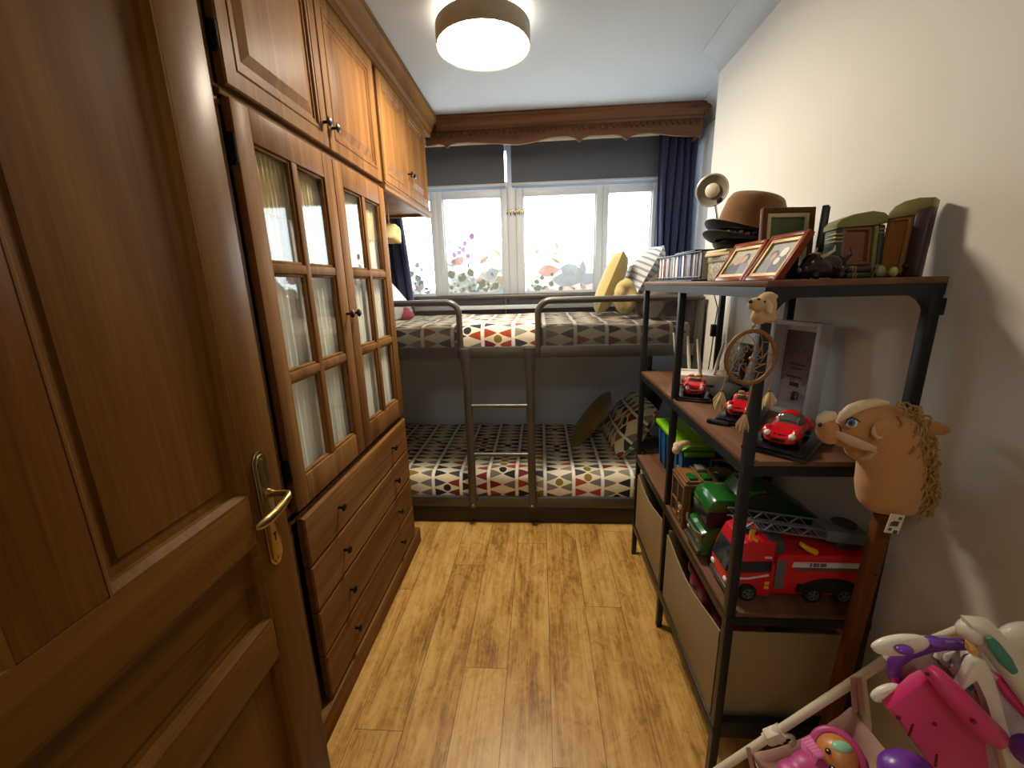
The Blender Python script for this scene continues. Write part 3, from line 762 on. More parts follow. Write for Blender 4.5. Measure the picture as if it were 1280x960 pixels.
# ---------------------------------------------------------------- shelving unit
SX0, SX1, SY0, SY1, PW = .4655, .815, .90, 1.91, .0215
sh = thing('shelving_unit', 'black metal shelving unit with dark wooden boards along the right wall', 'shelf', (.64, 1.4, 0))
for x in (SX0, SX1-PW):
    for y in (SY0, 1.425, SY1-PW):
        if x > .6 and y == 1.425: y = 1.385
        b = MB(); b.box(x, x+PW, y, y+PW, 0, 1.362, .0015); part('post', b, black_metal, sh)
for zt in (1.378, .975, .56):
    b = MB(); b.box(SX0+.001, SX1-.001, SY0-.004 if zt > 1.3 else SY0+.002, SY1+(.004 if zt > 1.3 else -.002), zt-.013, zt, .0015); part('board', b, shelf_wood, sh)
    b = MB(); z0, z1 = zt-.036, zt-.0132; o_ = .0006
    b.box(SX0-o_, SX0+.012, SY0-o_, SY1+o_, z0, z1); b.box(SX1-.012, SX1+o_, SY0-o_, SY1+o_, z0, z1)
    b.box(SX0+.012, SX1-.012, SY0-o_, SY0+.012, z0, z1); b.box(SX0+.012, SX1-.012, SY1-.012, SY1+o_, z0, z1)
    part('board_frame', b, black_metal, sh)
b = MB(); b.box(SX0-.0006, SX0+.02, SY0-.0006, SY1, .150, .182, .001); b.box(SX1-.02, SX1, SY0, SY1, .150, .182, .001); b.box(SX0+.02, SX1-.02, SY0-.0006, SY0+.02, .150, .205, .001); b.box(SX0+.02, SX1-.02, SY1-.02, SY1, .150, .182, .001)
b.box(SX0+.02, SX1-.02, SY0+.02, SY1-.02, .172, .180)
part('bottom_shelf', b, black_metal, sh)
for xx, sg in ((SX1-PW, -1), (SX0+PW, 1)):
    b = MB(); pts = [(xx, 1.343), (xx+sg*.05, 1.343)] + [(xx+sg*(.05-.05*math.sin(R(a))), 1.343-.05*(1-math.cos(R(a)))) for a in (20, 40, 60, 75, 90)]
    b.prism(pts, 1, SY0, SY0+.016); part('corner_bracket', b, black_metal, sh)
b = MB(); b.box(SX1, SX1+.012, SY0+.004, SY0+.018, 1.30, 1.335, .002); part('wall_bracket', b, black_metal, sh)

# fabric bins on the bottom shelf
bin_cloth = fabric('beige_bin_cloth', '8f7a58', 300, .9, .06, 0); bin_in = fabric('dark_bin_lining', '4c4034', 300)
def fabric_bin(lb, y0, y1, zfar, sag):
    r = thing('fabric_bin', lb, 'storage bin', (.635, (y0+y1)/2, .183))
    x0, x1, z0, z1 = .474, .780, .183, .470
    b = MB()
    def front(a, t, o=0):
        y = y0+(y1-y0)*a; zt = z1+(zfar-z1)*a - sag*math.sin(math.pi*min(1, a*1.0))**1.5
        bul = .012*math.sin(math.pi*a)*math.sin(math.pi*t*.9)
        return (x0-.004+o-bul+.012*t*a*0, y, z0+(zt-z0)*t)
    b.surf(front, 24, 10); b.surf(lambda a, t: front(1-a, t, .004), 24, 10)
    b.surf(lambda a, t: front(a, 1, .004*t), 24, 1)
    part('front_panel', b, bin_cloth, r)
    b = MB(); b.box(x0+.002, x1, y0, y0+.004, z0, z1, .001); b.box(x0+.002, x1, y1-.004, y1, z0, z1, .001); b.box(x1-.004, x1, y0+.004, y1-.004, z0, z1, .001); b.box(x0+.002, x1-.004, y0+.004, y1-.004, z0, z0+.004)
    part('body', b, bin_cloth, r)
    return r
fabric_bin('beige fabric bin on the bottom shelf nearest the doorway', .935, 1.395, .452, .028)
fabric_bin('beige fabric bin on the bottom shelf nearest the bed', 1.455, 1.87, .462, .020)
b = MB()
for k in range(9):
    b.ell((.585+.05*math.sin(k*2.1), 1.16+.02*k-.04, .395+.012*math.cos(k*1.7)), (.05, .035, .03), T=Euler((k, k*.7, k*1.3)).to_matrix())
b.box(.54, .66, 1.06, 1.34, .190, .40)
solo('folded_cloth', fuse(b, .012, 6), fabric('red_cloth', '7c1018'), 'dark red cloth peeking out of the nearest fabric bin', 'cloth', (.55, 1.2, .188))

# ------------------------------------------------ level two: router, phone, model cars, box frame
b = MB(); rt = thing('wifi_router', 'white router with four upright antennas on the middle shelf', 'router', (.650, 1.655, .975))
T = T4((.650, 1.655, .975), 0, 0, -14)
b.box(-.092, .105, -.062, .062, .006, .046, .006, T=T); body = part('body', b, white_plastic, rt)
b = MB()
for k in range(4): b.box(-.08+k*.024, -.066+k*.024, -.0635, -.061, .014, .026, T=T)
part('ports', b, pm('grey_plastic', '6a665e', .5), body)
b = MB()
for k in range(7): b.box(.104, .1065, -.045+k*.013, -.039+k*.013, .016, .036, T=T)
part('side_vents', b, pm('grey_plastic', '6a665e', .5), body)
b = MB()
for x in (-.085, .085):
    for y in (-.045, .045): b.cyl(T @ Vector((x, y, 0)), T @ Vector((x, y, .008)), .008, n=10)
part('feet', b, black_plastic, rt)
for (tx, ty, bx, by, y) in ((842, 416, 848, 470, 1.70), (860, 420, 862, 460, 1.73), (872, 424, 876, 480, 1.60), (905, 428, 889, 480, 1.60)):
    p, q = at(bx, by, 1, y), at(tx, ty, 1, y); p.z = min(p.z, 1.01); p.z = max(p.z, .99)
    b = MB(); b.tube([p, p+(q-p)*.12, p+(q-p)*.16, p+(q-p)*.55, q], [.0075, .0075, .009, .0085, .005], 12, flat=.75); part('antenna', b, white_plastic, rt)

ph = thing('cordless_phone', 'black cordless phone upright in its charging cradle', 'phone', (.655, 1.40, .975))
b = MB(); T = T4((.655, 1.40, .975), 0, 0, 20)
b.prism([(-.06, 0), (.06, 0), (.06, .018), (.03, .05), (-.01, .062), (-.05, .030)], 1, -.05, .05, bev=.006, T=T); part('cradle', b, pm('matt_black_plastic', '0c0c0e', .65, spec=.2), ph)
b = MB(); T2 = T @ T4((.0, 0, .045), 0, 15, 0)
b.box(-.012, .012, -.026, .026, 0, .155, .008, T=T2, seg=3); hs = part('handset', b, black_plastic, ph)
b = MB(); b.box(-.0135, -.0118, -.018, .018, .098, .138, .001, T=T2); part('display', b, pm('phone_display', '5c6470', .3), hs)
b = MB()
for i in range(3):
    for j in range(4): b.box(-.0135, -.0118, -.018+i*.013, -.009+i*.013, .03+j*.015, .04+j*.015, .0005, T=T2)
part('keypad', b, pm('grey_keys', '4a4c50', .5), hs)

car_red = pm('glossy_red_enamel', 'c8141c', .15, 0, .03, coat=.6); glass_dark = pm('dark_glass', '20262a', .05); tyre = pm('tyre_rubber', '101010', .6)
base_black = pm('black_gloss_base', '111113', .18, 0, .05, coat=.3); lamp_white = pm('headlamp_white', 'e4e2dc', .1); seat_tan = pm('tan_leather', 'b08c58', .6)
glass_pale = pm('pale_windscreen', '565c54', .12)
def model_car(lb, loc, rz, closed=True, L=.17, W=.068, bl=.235, bw=.115):
    r = thing('model_car', lb, 'model car', (loc[0], loc[1], .975), 'red model cars on black bases')
    B = T4((loc[0], loc[1], .975), 0, 0, rz)
    b = MB(); b.box(-bl/2, bl/2, -bw/2, bw/2, 0, .009, .003, T=B); b.box(-bl/2+.008, bl/2-.008, -bw/2+.008, bw/2-.008, .009, .014, .002, T=B); part('display_base', b, base_black, r)
    Z = .0155
    # body lofted along its length; front looks to -x
    st = [(-.50, .20, .012, .020), (-.485, .62, .008, .027), (-.44, .86, .006, .031), (-.36, .96, .006, .036), (-.22, .97, .006, .0395), (-.05, .95, .006, .040), (.12, .95, .006, .041), (.28, 1.0, .006, .044), (.40, .98, .006, .043), (.47, .85, .008, .037), (.50, .55, .012, .028)]
    def body(a, t):
        i = min(int(t*(len(st)-1)), len(st)-2); u = t*(len(st)-1)-i
        x, w, z0, z1 = [st[i][k]*(1-u)+st[i+1][k]*u for k in range(4)]
        ang = 2*math.pi*a; c, s_ = math.cos(ang), math.sin(ang)
        yy = math.copysign(abs(c)**.55, c)*w*W/2; zz = (z0+z1)/2+math.copysign(abs(s_)**.6, s_)*(z1-z0)/2
        zz -= .004*max(0, 1-abs(yy)/(W*.3))*(1 if s_ > 0 and x < -.1 else 0)
        return B @ Vector((x*L, yy, Z+zz))
    b = MB(); b.surf(body, 28, 40, closed_u=True)
    bmesh.ops.holes_fill(b.bm, edges=b.bm.edges, sides=40)
    for sy in (-1, 1):
        for xx in (-.31, .29): b.ell(B @ Vector((xx*L, sy*W*.40, Z+.026)), (.022, .012, .015), T=Euler((0, 0, R(rz))).to_matrix())
    bd = part('car_body', b, car_red, r, ang=50)
    b = MB()
    if closed:
        cs = [(-.10, .66, .038), (-.015, .78, .061), (.06, .80, .0655), (.16, .78, .064), (.30, .68, .050), (.40, .5, .040)]
        def cab(a, t):
            i = min(int(t*(len(cs)-1)), len(cs)-2); u = t*(len(cs)-1)-i
            x, w, z1 = [cs[i][k]*(1-u)+cs[i+1][k]*u for k in range(3)]
            y = (a*2-1); k = 1-abs(y)**2.6
            return B @ Vector((x*L, y*w*W/2*(1-.12*k), Z+.034+(z1-.034)*max(0, k)**.42))
        b.surf(cab, 20, 20); c_ = part('cabin_glass', b, glass_pale, bd, ang=60)
        b = MB()
        b.surf(lambda a, t: cab(.16+.68*a, .22+.36*t)+Vector((0, 0, .0014)), 12, 10)
        for a0 in (.02, .90):
            b.surf(lambda a, t, a0=a0: cab(a0+.08*a, .36+.1*t)+Vector((0, 0, .0010)), 4, 5)
        b.surf(lambda a, t: cab(a, .70+.3*t)+Vector((0, 0, .0012)), 14, 8)
        part('roof', b, car_red, bd, ang=60)
        b = MB(); b.tube([cab(.12+.76*k/10, .06) + Vector((0, 0, .0008)) for k in range(11)], .0014, 6); b.tube([cab(.12, .06+.2*k/5)+Vector((0, 0, .001)) for k in range(6)], .0013, 6); b.tube([cab(.88, .06+.2*k/5)+Vector((0, 0, .001)) for k in range(6)], .0013, 6)
        part('windscreen_frame', b, chrome, bd)
    else:
        b.box(-.10*L, .20*L, -W*.33, W*.33, Z+.030, Z+.0415, .004, T=B); part('cockpit', b, black_plastic, bd)
        for sy in (-1, 1):
            b = MB(); b.box(.04*L, .12*L, sy*W*.18-.009, sy*W*.18+.009, Z+.035, Z+.048, .003, T=B); b.box(.10*L, .15*L, sy*W*.18-.009, sy*W*.18+.009, Z+.040, Z+.058, .004, T=B); part('car_seat', b, seat_tan, bd)
        b = MB(); b.surf(lambda a, t: B @ Vector(((-.10-.03*math.sin(math.pi*a)+.05*t)*L, (a*2-1)*W*.34, Z+.038+.018*t)), 12, 3); part('windscreen', b, clear_glass, bd)
        b = MB(); b.tube([B @ Vector(((-.05-.03*math.sin(math.pi*a/12))*L, (a/6-1)*W*.34, Z+.0565)) for a in range(13)], .0012, 6); part('windscreen_frame', b, chrome, bd)
    for sy in (-1, 1):
        for xx in (-.31, .29):
            b = MB(); p = B @ Vector((xx*L, sy*(W/2-.009), Z+.0125)); q = B @ Vector((xx*L, sy*(W/2+.0015), Z+.0125))
            b.cyl(p, q, .0130, n=20); wh = part('wheel', b, tyre, r)
            c = MB(); q2 = B @ Vector((xx*L, sy*(W/2+.0022), Z+.0125)); c.cyl(q, q2, .0085, .006, n=14); part('hub', c, chrome, wh)
        b = MB(); b.ell(B @ Vector((-.435*L, sy*W*.34, Z+.027)), (.010, .0075, .0078), T=Euler((0, 0, R(rz))).to_matrix()); part('headlamp', b, lamp_white, bd)
    b = MB(); b.box(-.505*L, -.47*L, -W*.20, W*.20, Z+.012, Z+.021, .003, T=B); gr_ = part('grille', b, black_plastic, bd)
    b = MB()
    for yy in (-.13, 0, .13): b.box(-.455*L, -.43*L, yy*W-.0035, yy*W+.0035, Z+.0268, Z+.0297, .001, T=B)
    part('bonnet_vents', b, black_plastic, bd)
    return r
model_car('red hardtop model car on a black base beside the hobby horse', (.622, 1.018), 47, True, .175, .076, .235, .138)
model_car('red open-top model car half hidden behind the dreamcatcher', (.615, 1.235), 55, False)
model_car('red open-top model car on a black base in front of the router', (.555, 1.475), 70, False, .16, .066, .20, .115)
b = MB(); p = at(893, 530, 2, .975)
b.box(-.030, .030, -.012, .012, 0, .010, .004, T=T4((p.x+.01, p.y, .9755), 0, 0, -35)); b.cyl((p.x-.012, p.y+.008, .985), (p.x-.012, p.y+.008, .9865), .007, n=14)
solo('key_fob', b, black_plastic, 'small black key fob on the middle shelf edge under a tassel', 'key fob', (p.x, p.y, .9755))

# white deep box frame
bf = thing('box_frame', 'deep white box frame with dark picture on the middle shelf', 'picture frame', (.76, 1.25, .975))
c1, c2 = Vector((.758, 1.170, .976)), Vector((.712, 1.325, .976)); ux = (c2-c1).normalized(); Wd = (c2-c1).length; nz = Vector((0, 0, 1)); nx_ = ux.cross(nz)
if nx_.x > 0: nx_ = -nx_
def FT(o, u, v, n): return Matrix(((u.x, v.x, n.x, o.x), (u.y, v.y, n.y, o.y), (u.z, v.z, n.z, o.z), (0, 0, 0, 1)))
lean = (nz*math.cos(R(2)) - nx_*math.sin(R(2))).normalized(); nn = ux.cross(lean)
if nn.dot(nx_) < 0: nn = -nn
F = FT(c1, ux, lean, nn); Hh = .282; D = .042
b = MB(); t = .013
b.box(0, t, 0, Hh, -D, 0, .0015, T=F); b.box(Wd-t, Wd, 0, Hh, -D, 0, .0015, T=F); b.box(t, Wd-t, 0, t, -D, 0, .0015, T=F); b.box(t, Wd-t, Hh-t, Hh, -D, 0, .0015, T=F)
part('frame', b, white_paint, bf)
b = MB(); b.box(t, Wd-t, t, Hh-t, -D+.002, -D+.006, T=F); part('backing', b, white_paint, bf)
def art(name, blocks):
    g = G(name); v = g.coord('UV'); x, y, _ = g.xyz(v)
    n = g.noise(g.scale(v, (5, 8, 1)), 1.0, 4, .6)
    col = g.ramp(g.M('ADD', y, g.M('MULTIPLY', g.M('SUBTRACT', n, .5), .35)), blocks)
    n2 = g.noise(g.scale(v, (22, 26, 1)), 1.0, 3)
    g.pr(g.mix(.12, col, g.ramp(n2, [(.35, '17141a'), (.65, 'b8b2b0')])), .35); return g.m
def quad_uv(b, T, x0, x1, y0, y1, z, m=0):
    b.face([b.v(T @ Vector(p)) for p in ((x0, y0, z), (x1, y0, z), (x1, y1, z), (x0, y1, z))], m, [(0, 0), (1, 0), (1, 1), (0, 1)])
b = MB(); quad_uv(b, F, t+.012, Wd-t-.012, t+.018, Hh-t-.016, -D+.0075)
pic = part('picture', b, art('dark_photo_art', [(0, 'b4bcc8'), (.28, '9a98a6'), (.34, '6a5a60'), (.75, '4c2630'), (1, '35161e')]), bf, recalc=False)
b = MB()
for (x0, x1, y0, y1) in ((.06, .11, .150, .156), (.065, .105, .138, .142), (.06, .115, .112, .116), (.07, .10, .085, .098)): b.box(x0, x1, y0, y1, -D+.0075, -D+.0085, T=F)
part('picture_marks', b, pm('dark_ink', '2c2630', .6), pic)
b = MB(); b.lathe([(.0001, 0), (.009, 0), (.010, .004), (.009, .012), (.010, .020), (.006, .026), (.0001, .026)], 16, T=F @ T4((Wd*.42, .048, -D+.018), -90, 0, 0)); part('small_urn', b, brass, bf)

# ------------------------------------------------ level three: box, wagon, trucks
bx = thing('toy_box', 'blue plastic box with a lime green lid at the far end of the shelf', 'storage box', (.66, 1.70, .56))
b = MB(); x0, x1, y0, y1 = .535, .775, 1.50, 1.84
blue = pm('blue_plastic', '185a8c', .35); lime = pm('lime_plastic', '7cc21c', .35)
L = []
for ins, z in ((.020, .562), (.016, .60), (.008, .735), (.008, .742)):
    L.append([(x0+ins, y0+ins, z), (x1-ins, y0+ins, z), (x1-ins, y1-ins, z), (x0+ins, y1-ins, z)])
b.rings(L); b.face([b.v(p) for p in L[0]])
for y in (1.56, 1.64, 1.72, 1.79): b.bar((x0+.015, y, .57), (x0+.005, y, .735), .010, .012, .002)
part('tub', b, blue, bx)
b = MB(); b.box(x0-.004, x1+.004, y0-.004, y1+.004, .742, .765, .007, seg=3); b.box(x0+.03, x1-.03, y0+.04, y1-.04, .764, .772, .004)
for k in range(12): b.box(x0+.04+k*.014, x0+.046+k*.014, y0+.05, y1-.05, .771, .774, .001)
lid = part('lid', b, lime, bx)
b = MB(); b.prism([(x0+.05+.05*math.cos(R(a)), .752+.018*math.sin(R(a))) for a in range(0, 181, 20)], 1, y0-.016, y0-.003, bev=.003); b.box(x0+.01, x0+.12, y0-.018, y0, .725, .745, .006); part('lid_clasp', b, lime, lid)

def wheel(parent, p, q, r, hub=chrome, n=24):
    p, q = Vector(p), Vector(q); d = (q-p)
    b = MB(); ax = d.normalized()
    M_ = ax.to_track_quat('Z', 'Y').to_matrix().to_4x4(); M_.translation = p; l = d.length
    b.lathe([(.001, 0), (r*.9, 0), (r, l*.15), (r, l*.85), (r*.92, l), (r*.66, l), (r*.62, l*.9), (.001, l*.9)], n, T=M_); w_ = part('wheel', b, tyre, parent)
    b = MB()
    for k in range(5):
        a = 2*math.pi*k/5; b.bar(M_ @ Vector((r*.15*math.cos(a), r*.15*math.sin(a), l*.93)), M_ @ Vector((r*.58*math.cos(a), r*.58*math.sin(a), l*.93)), r*.2, l*.12)
    b.cyl(M_ @ Vector((0, 0, l*.85)), M_ @ Vector((0, 0, l*1.03)), r*.22, n=12)
    b.tube([M_ @ Vector((r*.60*math.cos(2*math.pi*k/20), r*.60*math.sin(2*math.pi*k/20), l*.93)) for k in range(20)], r*.06, 6, closed=True)
    part('hub', b, hub, w_)
hub_grey = pm('grey_hub', '75736e', .35, .5)
toy_red = pm('toy_red_plastic', 'c01820', .28, 0, .03, coat=.3); toy_white = pm('toy_white', 'c8c4bc', .4); toy_yellow = pm('toy_yellow', 'd89c18', .35); dgrey = pm('dark_grey_plastic', '3c3e42', .4)
ft = thing('toy_fire_engine', 'large red toy fire engine with a grey ladder on the lower shelf', 'toy truck', (.64, 1.0, .56))
Y0, Y1 = .945, 1.055
b = MB(); b.box(.535, .803, Y0+.006, Y1-.006, .578, .668, .004)
b.prism([(.585, .60), (.805, .60), (.805, .70), (.600, .70), (.585, .69)], 1, Y0, Y1, bev=.004)
body = part('body', b, toy_red, ft, ang=30)
b = MB(); b.prism([(.472, .572), (.580, .572), (.580, .735), (.520, .738), (.497, .728), (.480, .672), (.468, .640)], 1, Y0+.001, Y1-.001, bev=.007)
cab = part('cab', b, toy_red, ft, ang=30)
b = MB(); b.prism([(.4800, .645), (.572, .650), (.572, .680), (.4885, .676)], 1, Y0-.0015, Y0+.002); b.prism([(.4680, .640), (.4795, .671), (.4865, .700), (.4835, .700), (.476, .673), (.4645, .642)], 1, Y0+.012, Y1-.012); part('cab_windows', b, glass_dark, cab)
b = MB(); b.prism([(.475, .624), (.520, .626), (.568, .637), (.568, .642), (.520, .631), (.475, .630)], 1, Y0-.001, Y0+.001); b.prism([(.475, .606), (.498, .604), (.498, .608), (.475, .611)], 1, Y0-.001, Y0+.001); part('cab_stripe', b, toy_white, cab)
b = MB()
for k in range(3): b.box(.553+k*.006, .5575+k*.006, Y0-.0012, Y0+.001, .6885, .694)
part('cab_number', b, toy_white, cab)
b = MB(); b.box(.518, .545, Y0+.03, Y0+.075, .7365, .7395, .001); part('roof_hatch', b, glass_dark, cab)
b = MB(); b.tube([(.522, Y0+.014, .730), (.522, Y0+.014, .756), (.5225, Y0+.012, .761)], .0065, 10); b.tube([(.522, Y0+.014, .738), (.533, Y0+.006, .733)], .0065, 10); part('roof_horn', b, toy_yellow, cab)
for y in (Y0+.016, Y1-.016):
    b = MB(); b.ell((.4695, y, .612), (.006, .010, .008)); part('headlamp', b, lamp_white, cab)
b = MB(); b.box(.466, .476, Y0+.004, Y1-.004, .578, .594, .003); part('bumper', b, dgrey, cab)
b = MB(); b.tube([(.484, Y0-.001, .69), (.472, Y0-.010, .70)], .003, 6); b.box(.462, .474, Y0-.016, Y0-.006, .685, .716, .003); part('mirror', b, toy_red, cab)
b = MB(); b.box(.584, .607, Y0-.002, Y0+.002, .600, .684, .001)
for k in range(9): b.box(.586, .605, Y0-.003, Y0-.001, .605+k*.0085, .610+k*.0085)
part('roller_shutter', b, pm('grey_shutter', '5c5a58', .4), body)
b = MB(); b.prism([(.622, .6655), (.803, .6655), (.803, .680), (.625, .680)], 1, Y0-.0015, Y0+.001); st_ = part('side_stripe', b, toy_white, body)
b = MB()
for k, w_ in enumerate((.005, .007, .005, .008, .006)): b.box(.664+k*.0085, .664+k*.0085+w_, Y0-.0022, Y0-.001, .668, .6785)
part('stripe_lettering', b, pm('stripe_ink', '6a5c58', .5), st_)
b = MB(); b.prism([(.628, .655), (.803, .655), (.803, .6635), (.634, .6635)], 1, Y0-.001, Y0+.001); part('lower_stripe', b, pm('stripe_grey', '54504e', .5), body)
for z in (.598, .611):
    b = MB(); b.box(.560, .572, Y0-.0015, Y0+.001, z, z+.009, .001); part('marker_light', b, toy_yellow, body)
b = MB(); b.box(.640, .803, Y0-.001, Y0+.001, .5965, .646-.03, .0)
b.prism([(.640+.082+.082*math.cos(R(a)), .590+.044*math.sin(R(a))) for a in range(0, 181, 15)], 1, Y0-.0012, Y0+.0); part('wheel_arch', b, black_plastic, body)
b = MB(); b.prism([(.466+.083-.052+.030*math.cos(R(a))+.018, .582+.030*math.sin(R(a))) for a in range(0, 181, 15)], 1, Y0-.0006, Y0+.0015); part('wheel_arch', b, black_plastic, cab)
for x in (.522, .684, .760):
    wheel(ft, (x, Y0+.018, .5825), (x, Y0-.003, .5825), .0225, hub_grey); wheel(ft, (x, Y1-.018, .5825), (x, Y1+.003, .5825), .0225, hub_grey)
b = MB(); b.prism([(.575, .700), (.605, .700), (.600, .735), (.560, .745)], 1, Y0+.006, Y1-.006, bev=.002); part('ladder_rest', b, dgrey, body)
b = MB(); b.box(.740, .803, Y0+.025, Y1-.025, .70, .742, .004); b.cyl((.77, Y0+.055, .70), (.77, Y0+.055, .76), .028, n=20); part('turntable', b, dgrey, body)
b = MB()
la, lb2 = Vector((.480, Y0+.012, .772)), Vector((.800, Y0+.012, .728)); dl = lb2-la
for yy in (0, .052):
    o = Vector((0, yy, 0)); up = Vector((0, 0, .022))
    b.bar(la+o, lb2+o, .004, .004); b.bar(la+o+up, lb2+o+up, .004, .004)
    for k in range(14):
        p, q = la+o+dl*(k/14), la+o+dl*((k+1)/14)
        if k < 9: b.bar(p if k % 2 else p+up, q+up if k % 2 else q, .003, .003)
for k in range(13): b.cyl(la+dl*((k+.5)/14), la+dl*((k+.5)/14)+Vector((0, .052, 0)), .0022, n=8)
b.prism([(.700, .735), (.803, .722), (.803, .752), (.700, .766)], 1, Y0+.008, Y0+.068, bev=.003)
part('ladder', b, pm('ladder_grey', '6c6e70', .35, .3), ft)
b = MB(); b.tube([(.640, Y0+.010, .727), (.655, Y0+.004, .717), (.676, Y0+.002, .708)], [.005, .0075, .008], 10); part('hose_nozzle', b, toy_yellow, body)

toy_green = pm('toy_green_plastic', '1c5c20', .18, 0, .04, coat=.4); toy_dgreen = pm('toy_dark_green', '14281a', .35); tail_bar = pm('bumper_grey', '3c3a34', .35)
ft.location.x += .013
gt = thing('toy_tipper_truck', 'dark green toy tipper truck behind the red fire engine', 'toy truck', (.64, 1.16, .56))
Y0, Y1 = 1.09, 1.215
b = MB(); b.prism([(.474, .580), (.572, .580), (.572, .700), (.470, .655), (.466, .630)], 1, Y0+.004, Y1-.004, bev=.012)
b.prism([(.478, .735), (.488, .758), (.505, .768), (.565, .768), (.574, .757), (.575, .722), (.480, .722)], 1, Y0+.002, Y1-.002, bev=.012)
b.box(.482, .572, Y0+.012, Y1-.012, .65, .73, .004)
cab = part('cab', b, toy_green, gt, ang=40)
b = MB(); b.box(.4795, .5725, Y0+.009, Y1-.009, .672, .722, .003); part('cab_windows', b, glass_dark, cab)
b = MB(); b.box(.459, .475, Y0+.004, Y1-.004, .585, .600, .004); b.tube([(.470, Y0, .652), (.458, Y0+.03, .650), (.458, Y1-.03, .650), (.470, Y1, .652)], .005, 8); part('bumper', b, tail_bar, cab)
for y in (Y0+.025, Y1-.025):
    b = MB(); b.ell((.467, y, .622), (.005, .010, .007)); part('headlamp', b, pm('dim_headlamp', '8c9084', .15), cab)
b = MB(); b.prism([(.580, .640), (.805, .640), (.805, .700), (.700, .772), (.615, .792), (.590, .780)], 1, Y0-.002, Y1+.002, bev=.005)
for x in (.62, .66, .70, .74, .78): b.box(x, x+.008, Y0-.006, Y0, .645, .70, .002)
part('tipper_body', b, toy_dgreen, gt, ang=30)
b = MB(); b.prism([(.565, .758), (.592, .795), (.630, .800), (.640, .790), (.600, .770)], 1, Y0+.002, Y1-.002, bev=.004); part('cab_canopy', b, toy_green, gt)
b = MB(); b.box(.50, .80, Y0+.03, Y1-.03, .590, .64, .003); part('chassis', b, black_plastic, gt)
for x in (.522, .70, .765):
    wheel(gt, (x, Y0+.022, .587), (x, Y0, .587), .027, hub_grey); wheel(gt, (x, Y1-.022, .587), (x, Y1, .587), .027, hub_grey)

wg = thing('toy_wagon', 'brown toy wagon with barred windows and green roof panels beside the green truck', 'toy wagon', (.56, 1.32, .56))
brown = pm('brown_toy_plastic', '6a4420', .4, 0, .2, 60); tan = pm('tan_toy_plastic', '7c5630', .4, 0, .15, 60); dark_in = pm('dark_opening', '0c0a08', .8)
Y0, Y1, X0, X1 = 1.27, 1.385, .478, .66
b = MB(); b.box(X0, X1, Y0, Y1, .575, .715, .003); b.box(X0-.006, X1+.006, Y0-.006, Y1+.006, .562, .578, .003); b.box(X0-.008, X1+.006, Y0-.008, Y1+.008, .715, .724, .003)
body = part('body', b, brown, wg)
b = MB()
for y0, y1, z0 in ((Y0+.008, Y0+.045, .638), (Y0+.060, Y0+.107, .590)): b.box(X0-.002, X0+.002, y0, y1, z0, .705)
for k in range(3): b.box(X0+.02+k*.055, X0+.055+k*.055, Y0-.002, Y0+.002, .64, .70)
part('openings', b, dark_in, body)
b = MB()
for y in (Y0, Y0+.052, Y0+.112): b.bar((X0-.004, y, .575), (X0-.004, y, .715), .007, .007, .001)
for z in (.632, .708): b.bar((X0-.004, Y0, z), (X0-.004, Y1, z), .006, .006, .001)
for k in range(4): b.bar((X0+.012+k*.055, Y0-.004, .575), (X0+.012+k*.055, Y0-.004, .715), .006, .006, .001)
for k in range(7): b.tube([(X0-.006, Y0+.006+.013*math.cos(a*.7+k)+.02, .590+.010*k*.6+.008*math.sin(a*.7)) for a in range(9)], .0028, 6)
part('trim', b, tan, body)
b = MB(); b.box(X0, X1, Y0, Y1, .724, .734, .003)
for k in range(4): b.box(X0+.004+k*.045, X0+.010+k*.045, Y0-.003, Y1+.003, .732, .741, .002)
part('roof', b, tan, wg)
for k, (x, y) in enumerate(((X0+.014, Y0+.008), (X0+.059, Y0+.008), (X0+.104, Y0+.01), (X0+.059, Y0+.066))):
    b = MB(); b.box(x, x+.028, y, y+.044, .733, .742+.002*k, .003); part('roof_panel', b, toy_green if k != 3 else pm('worn_grey_paint', '76746c', .5), wg)
b = MB(); b.tube([(X1-.07, Y0+.09, .734), (X1-.07, Y0+.09, .772), (X1-.03, Y0+.09, .772), (X1+.0, Y0+.06, .765), (X1, Y0+.06, .734)], .004, 8); part('roof_rail', b, tan, wg)
for x in (X0+.035, X1-.035):
    for y, s_ in ((Y0+.012, -1), (Y1-.012, 1)): wheel(wg, (x, y, .5775), (x, y+s_*.016, .5775), .0175, tan)
b = MB(); b.prism([(1.42, .562), (1.49, .562), (1.49, .60), (1.42, .60)], 0, .69, .78, bev=.004); b.box(.69, .78, 1.40, 1.48, .60, .70, .004)
solo('dark_crate', b, pm('dark_plastic', '1c1a1a', .5), 'dark plastic crate behind the brown toy wagon', 'crate', (.735, 1.45, .562))

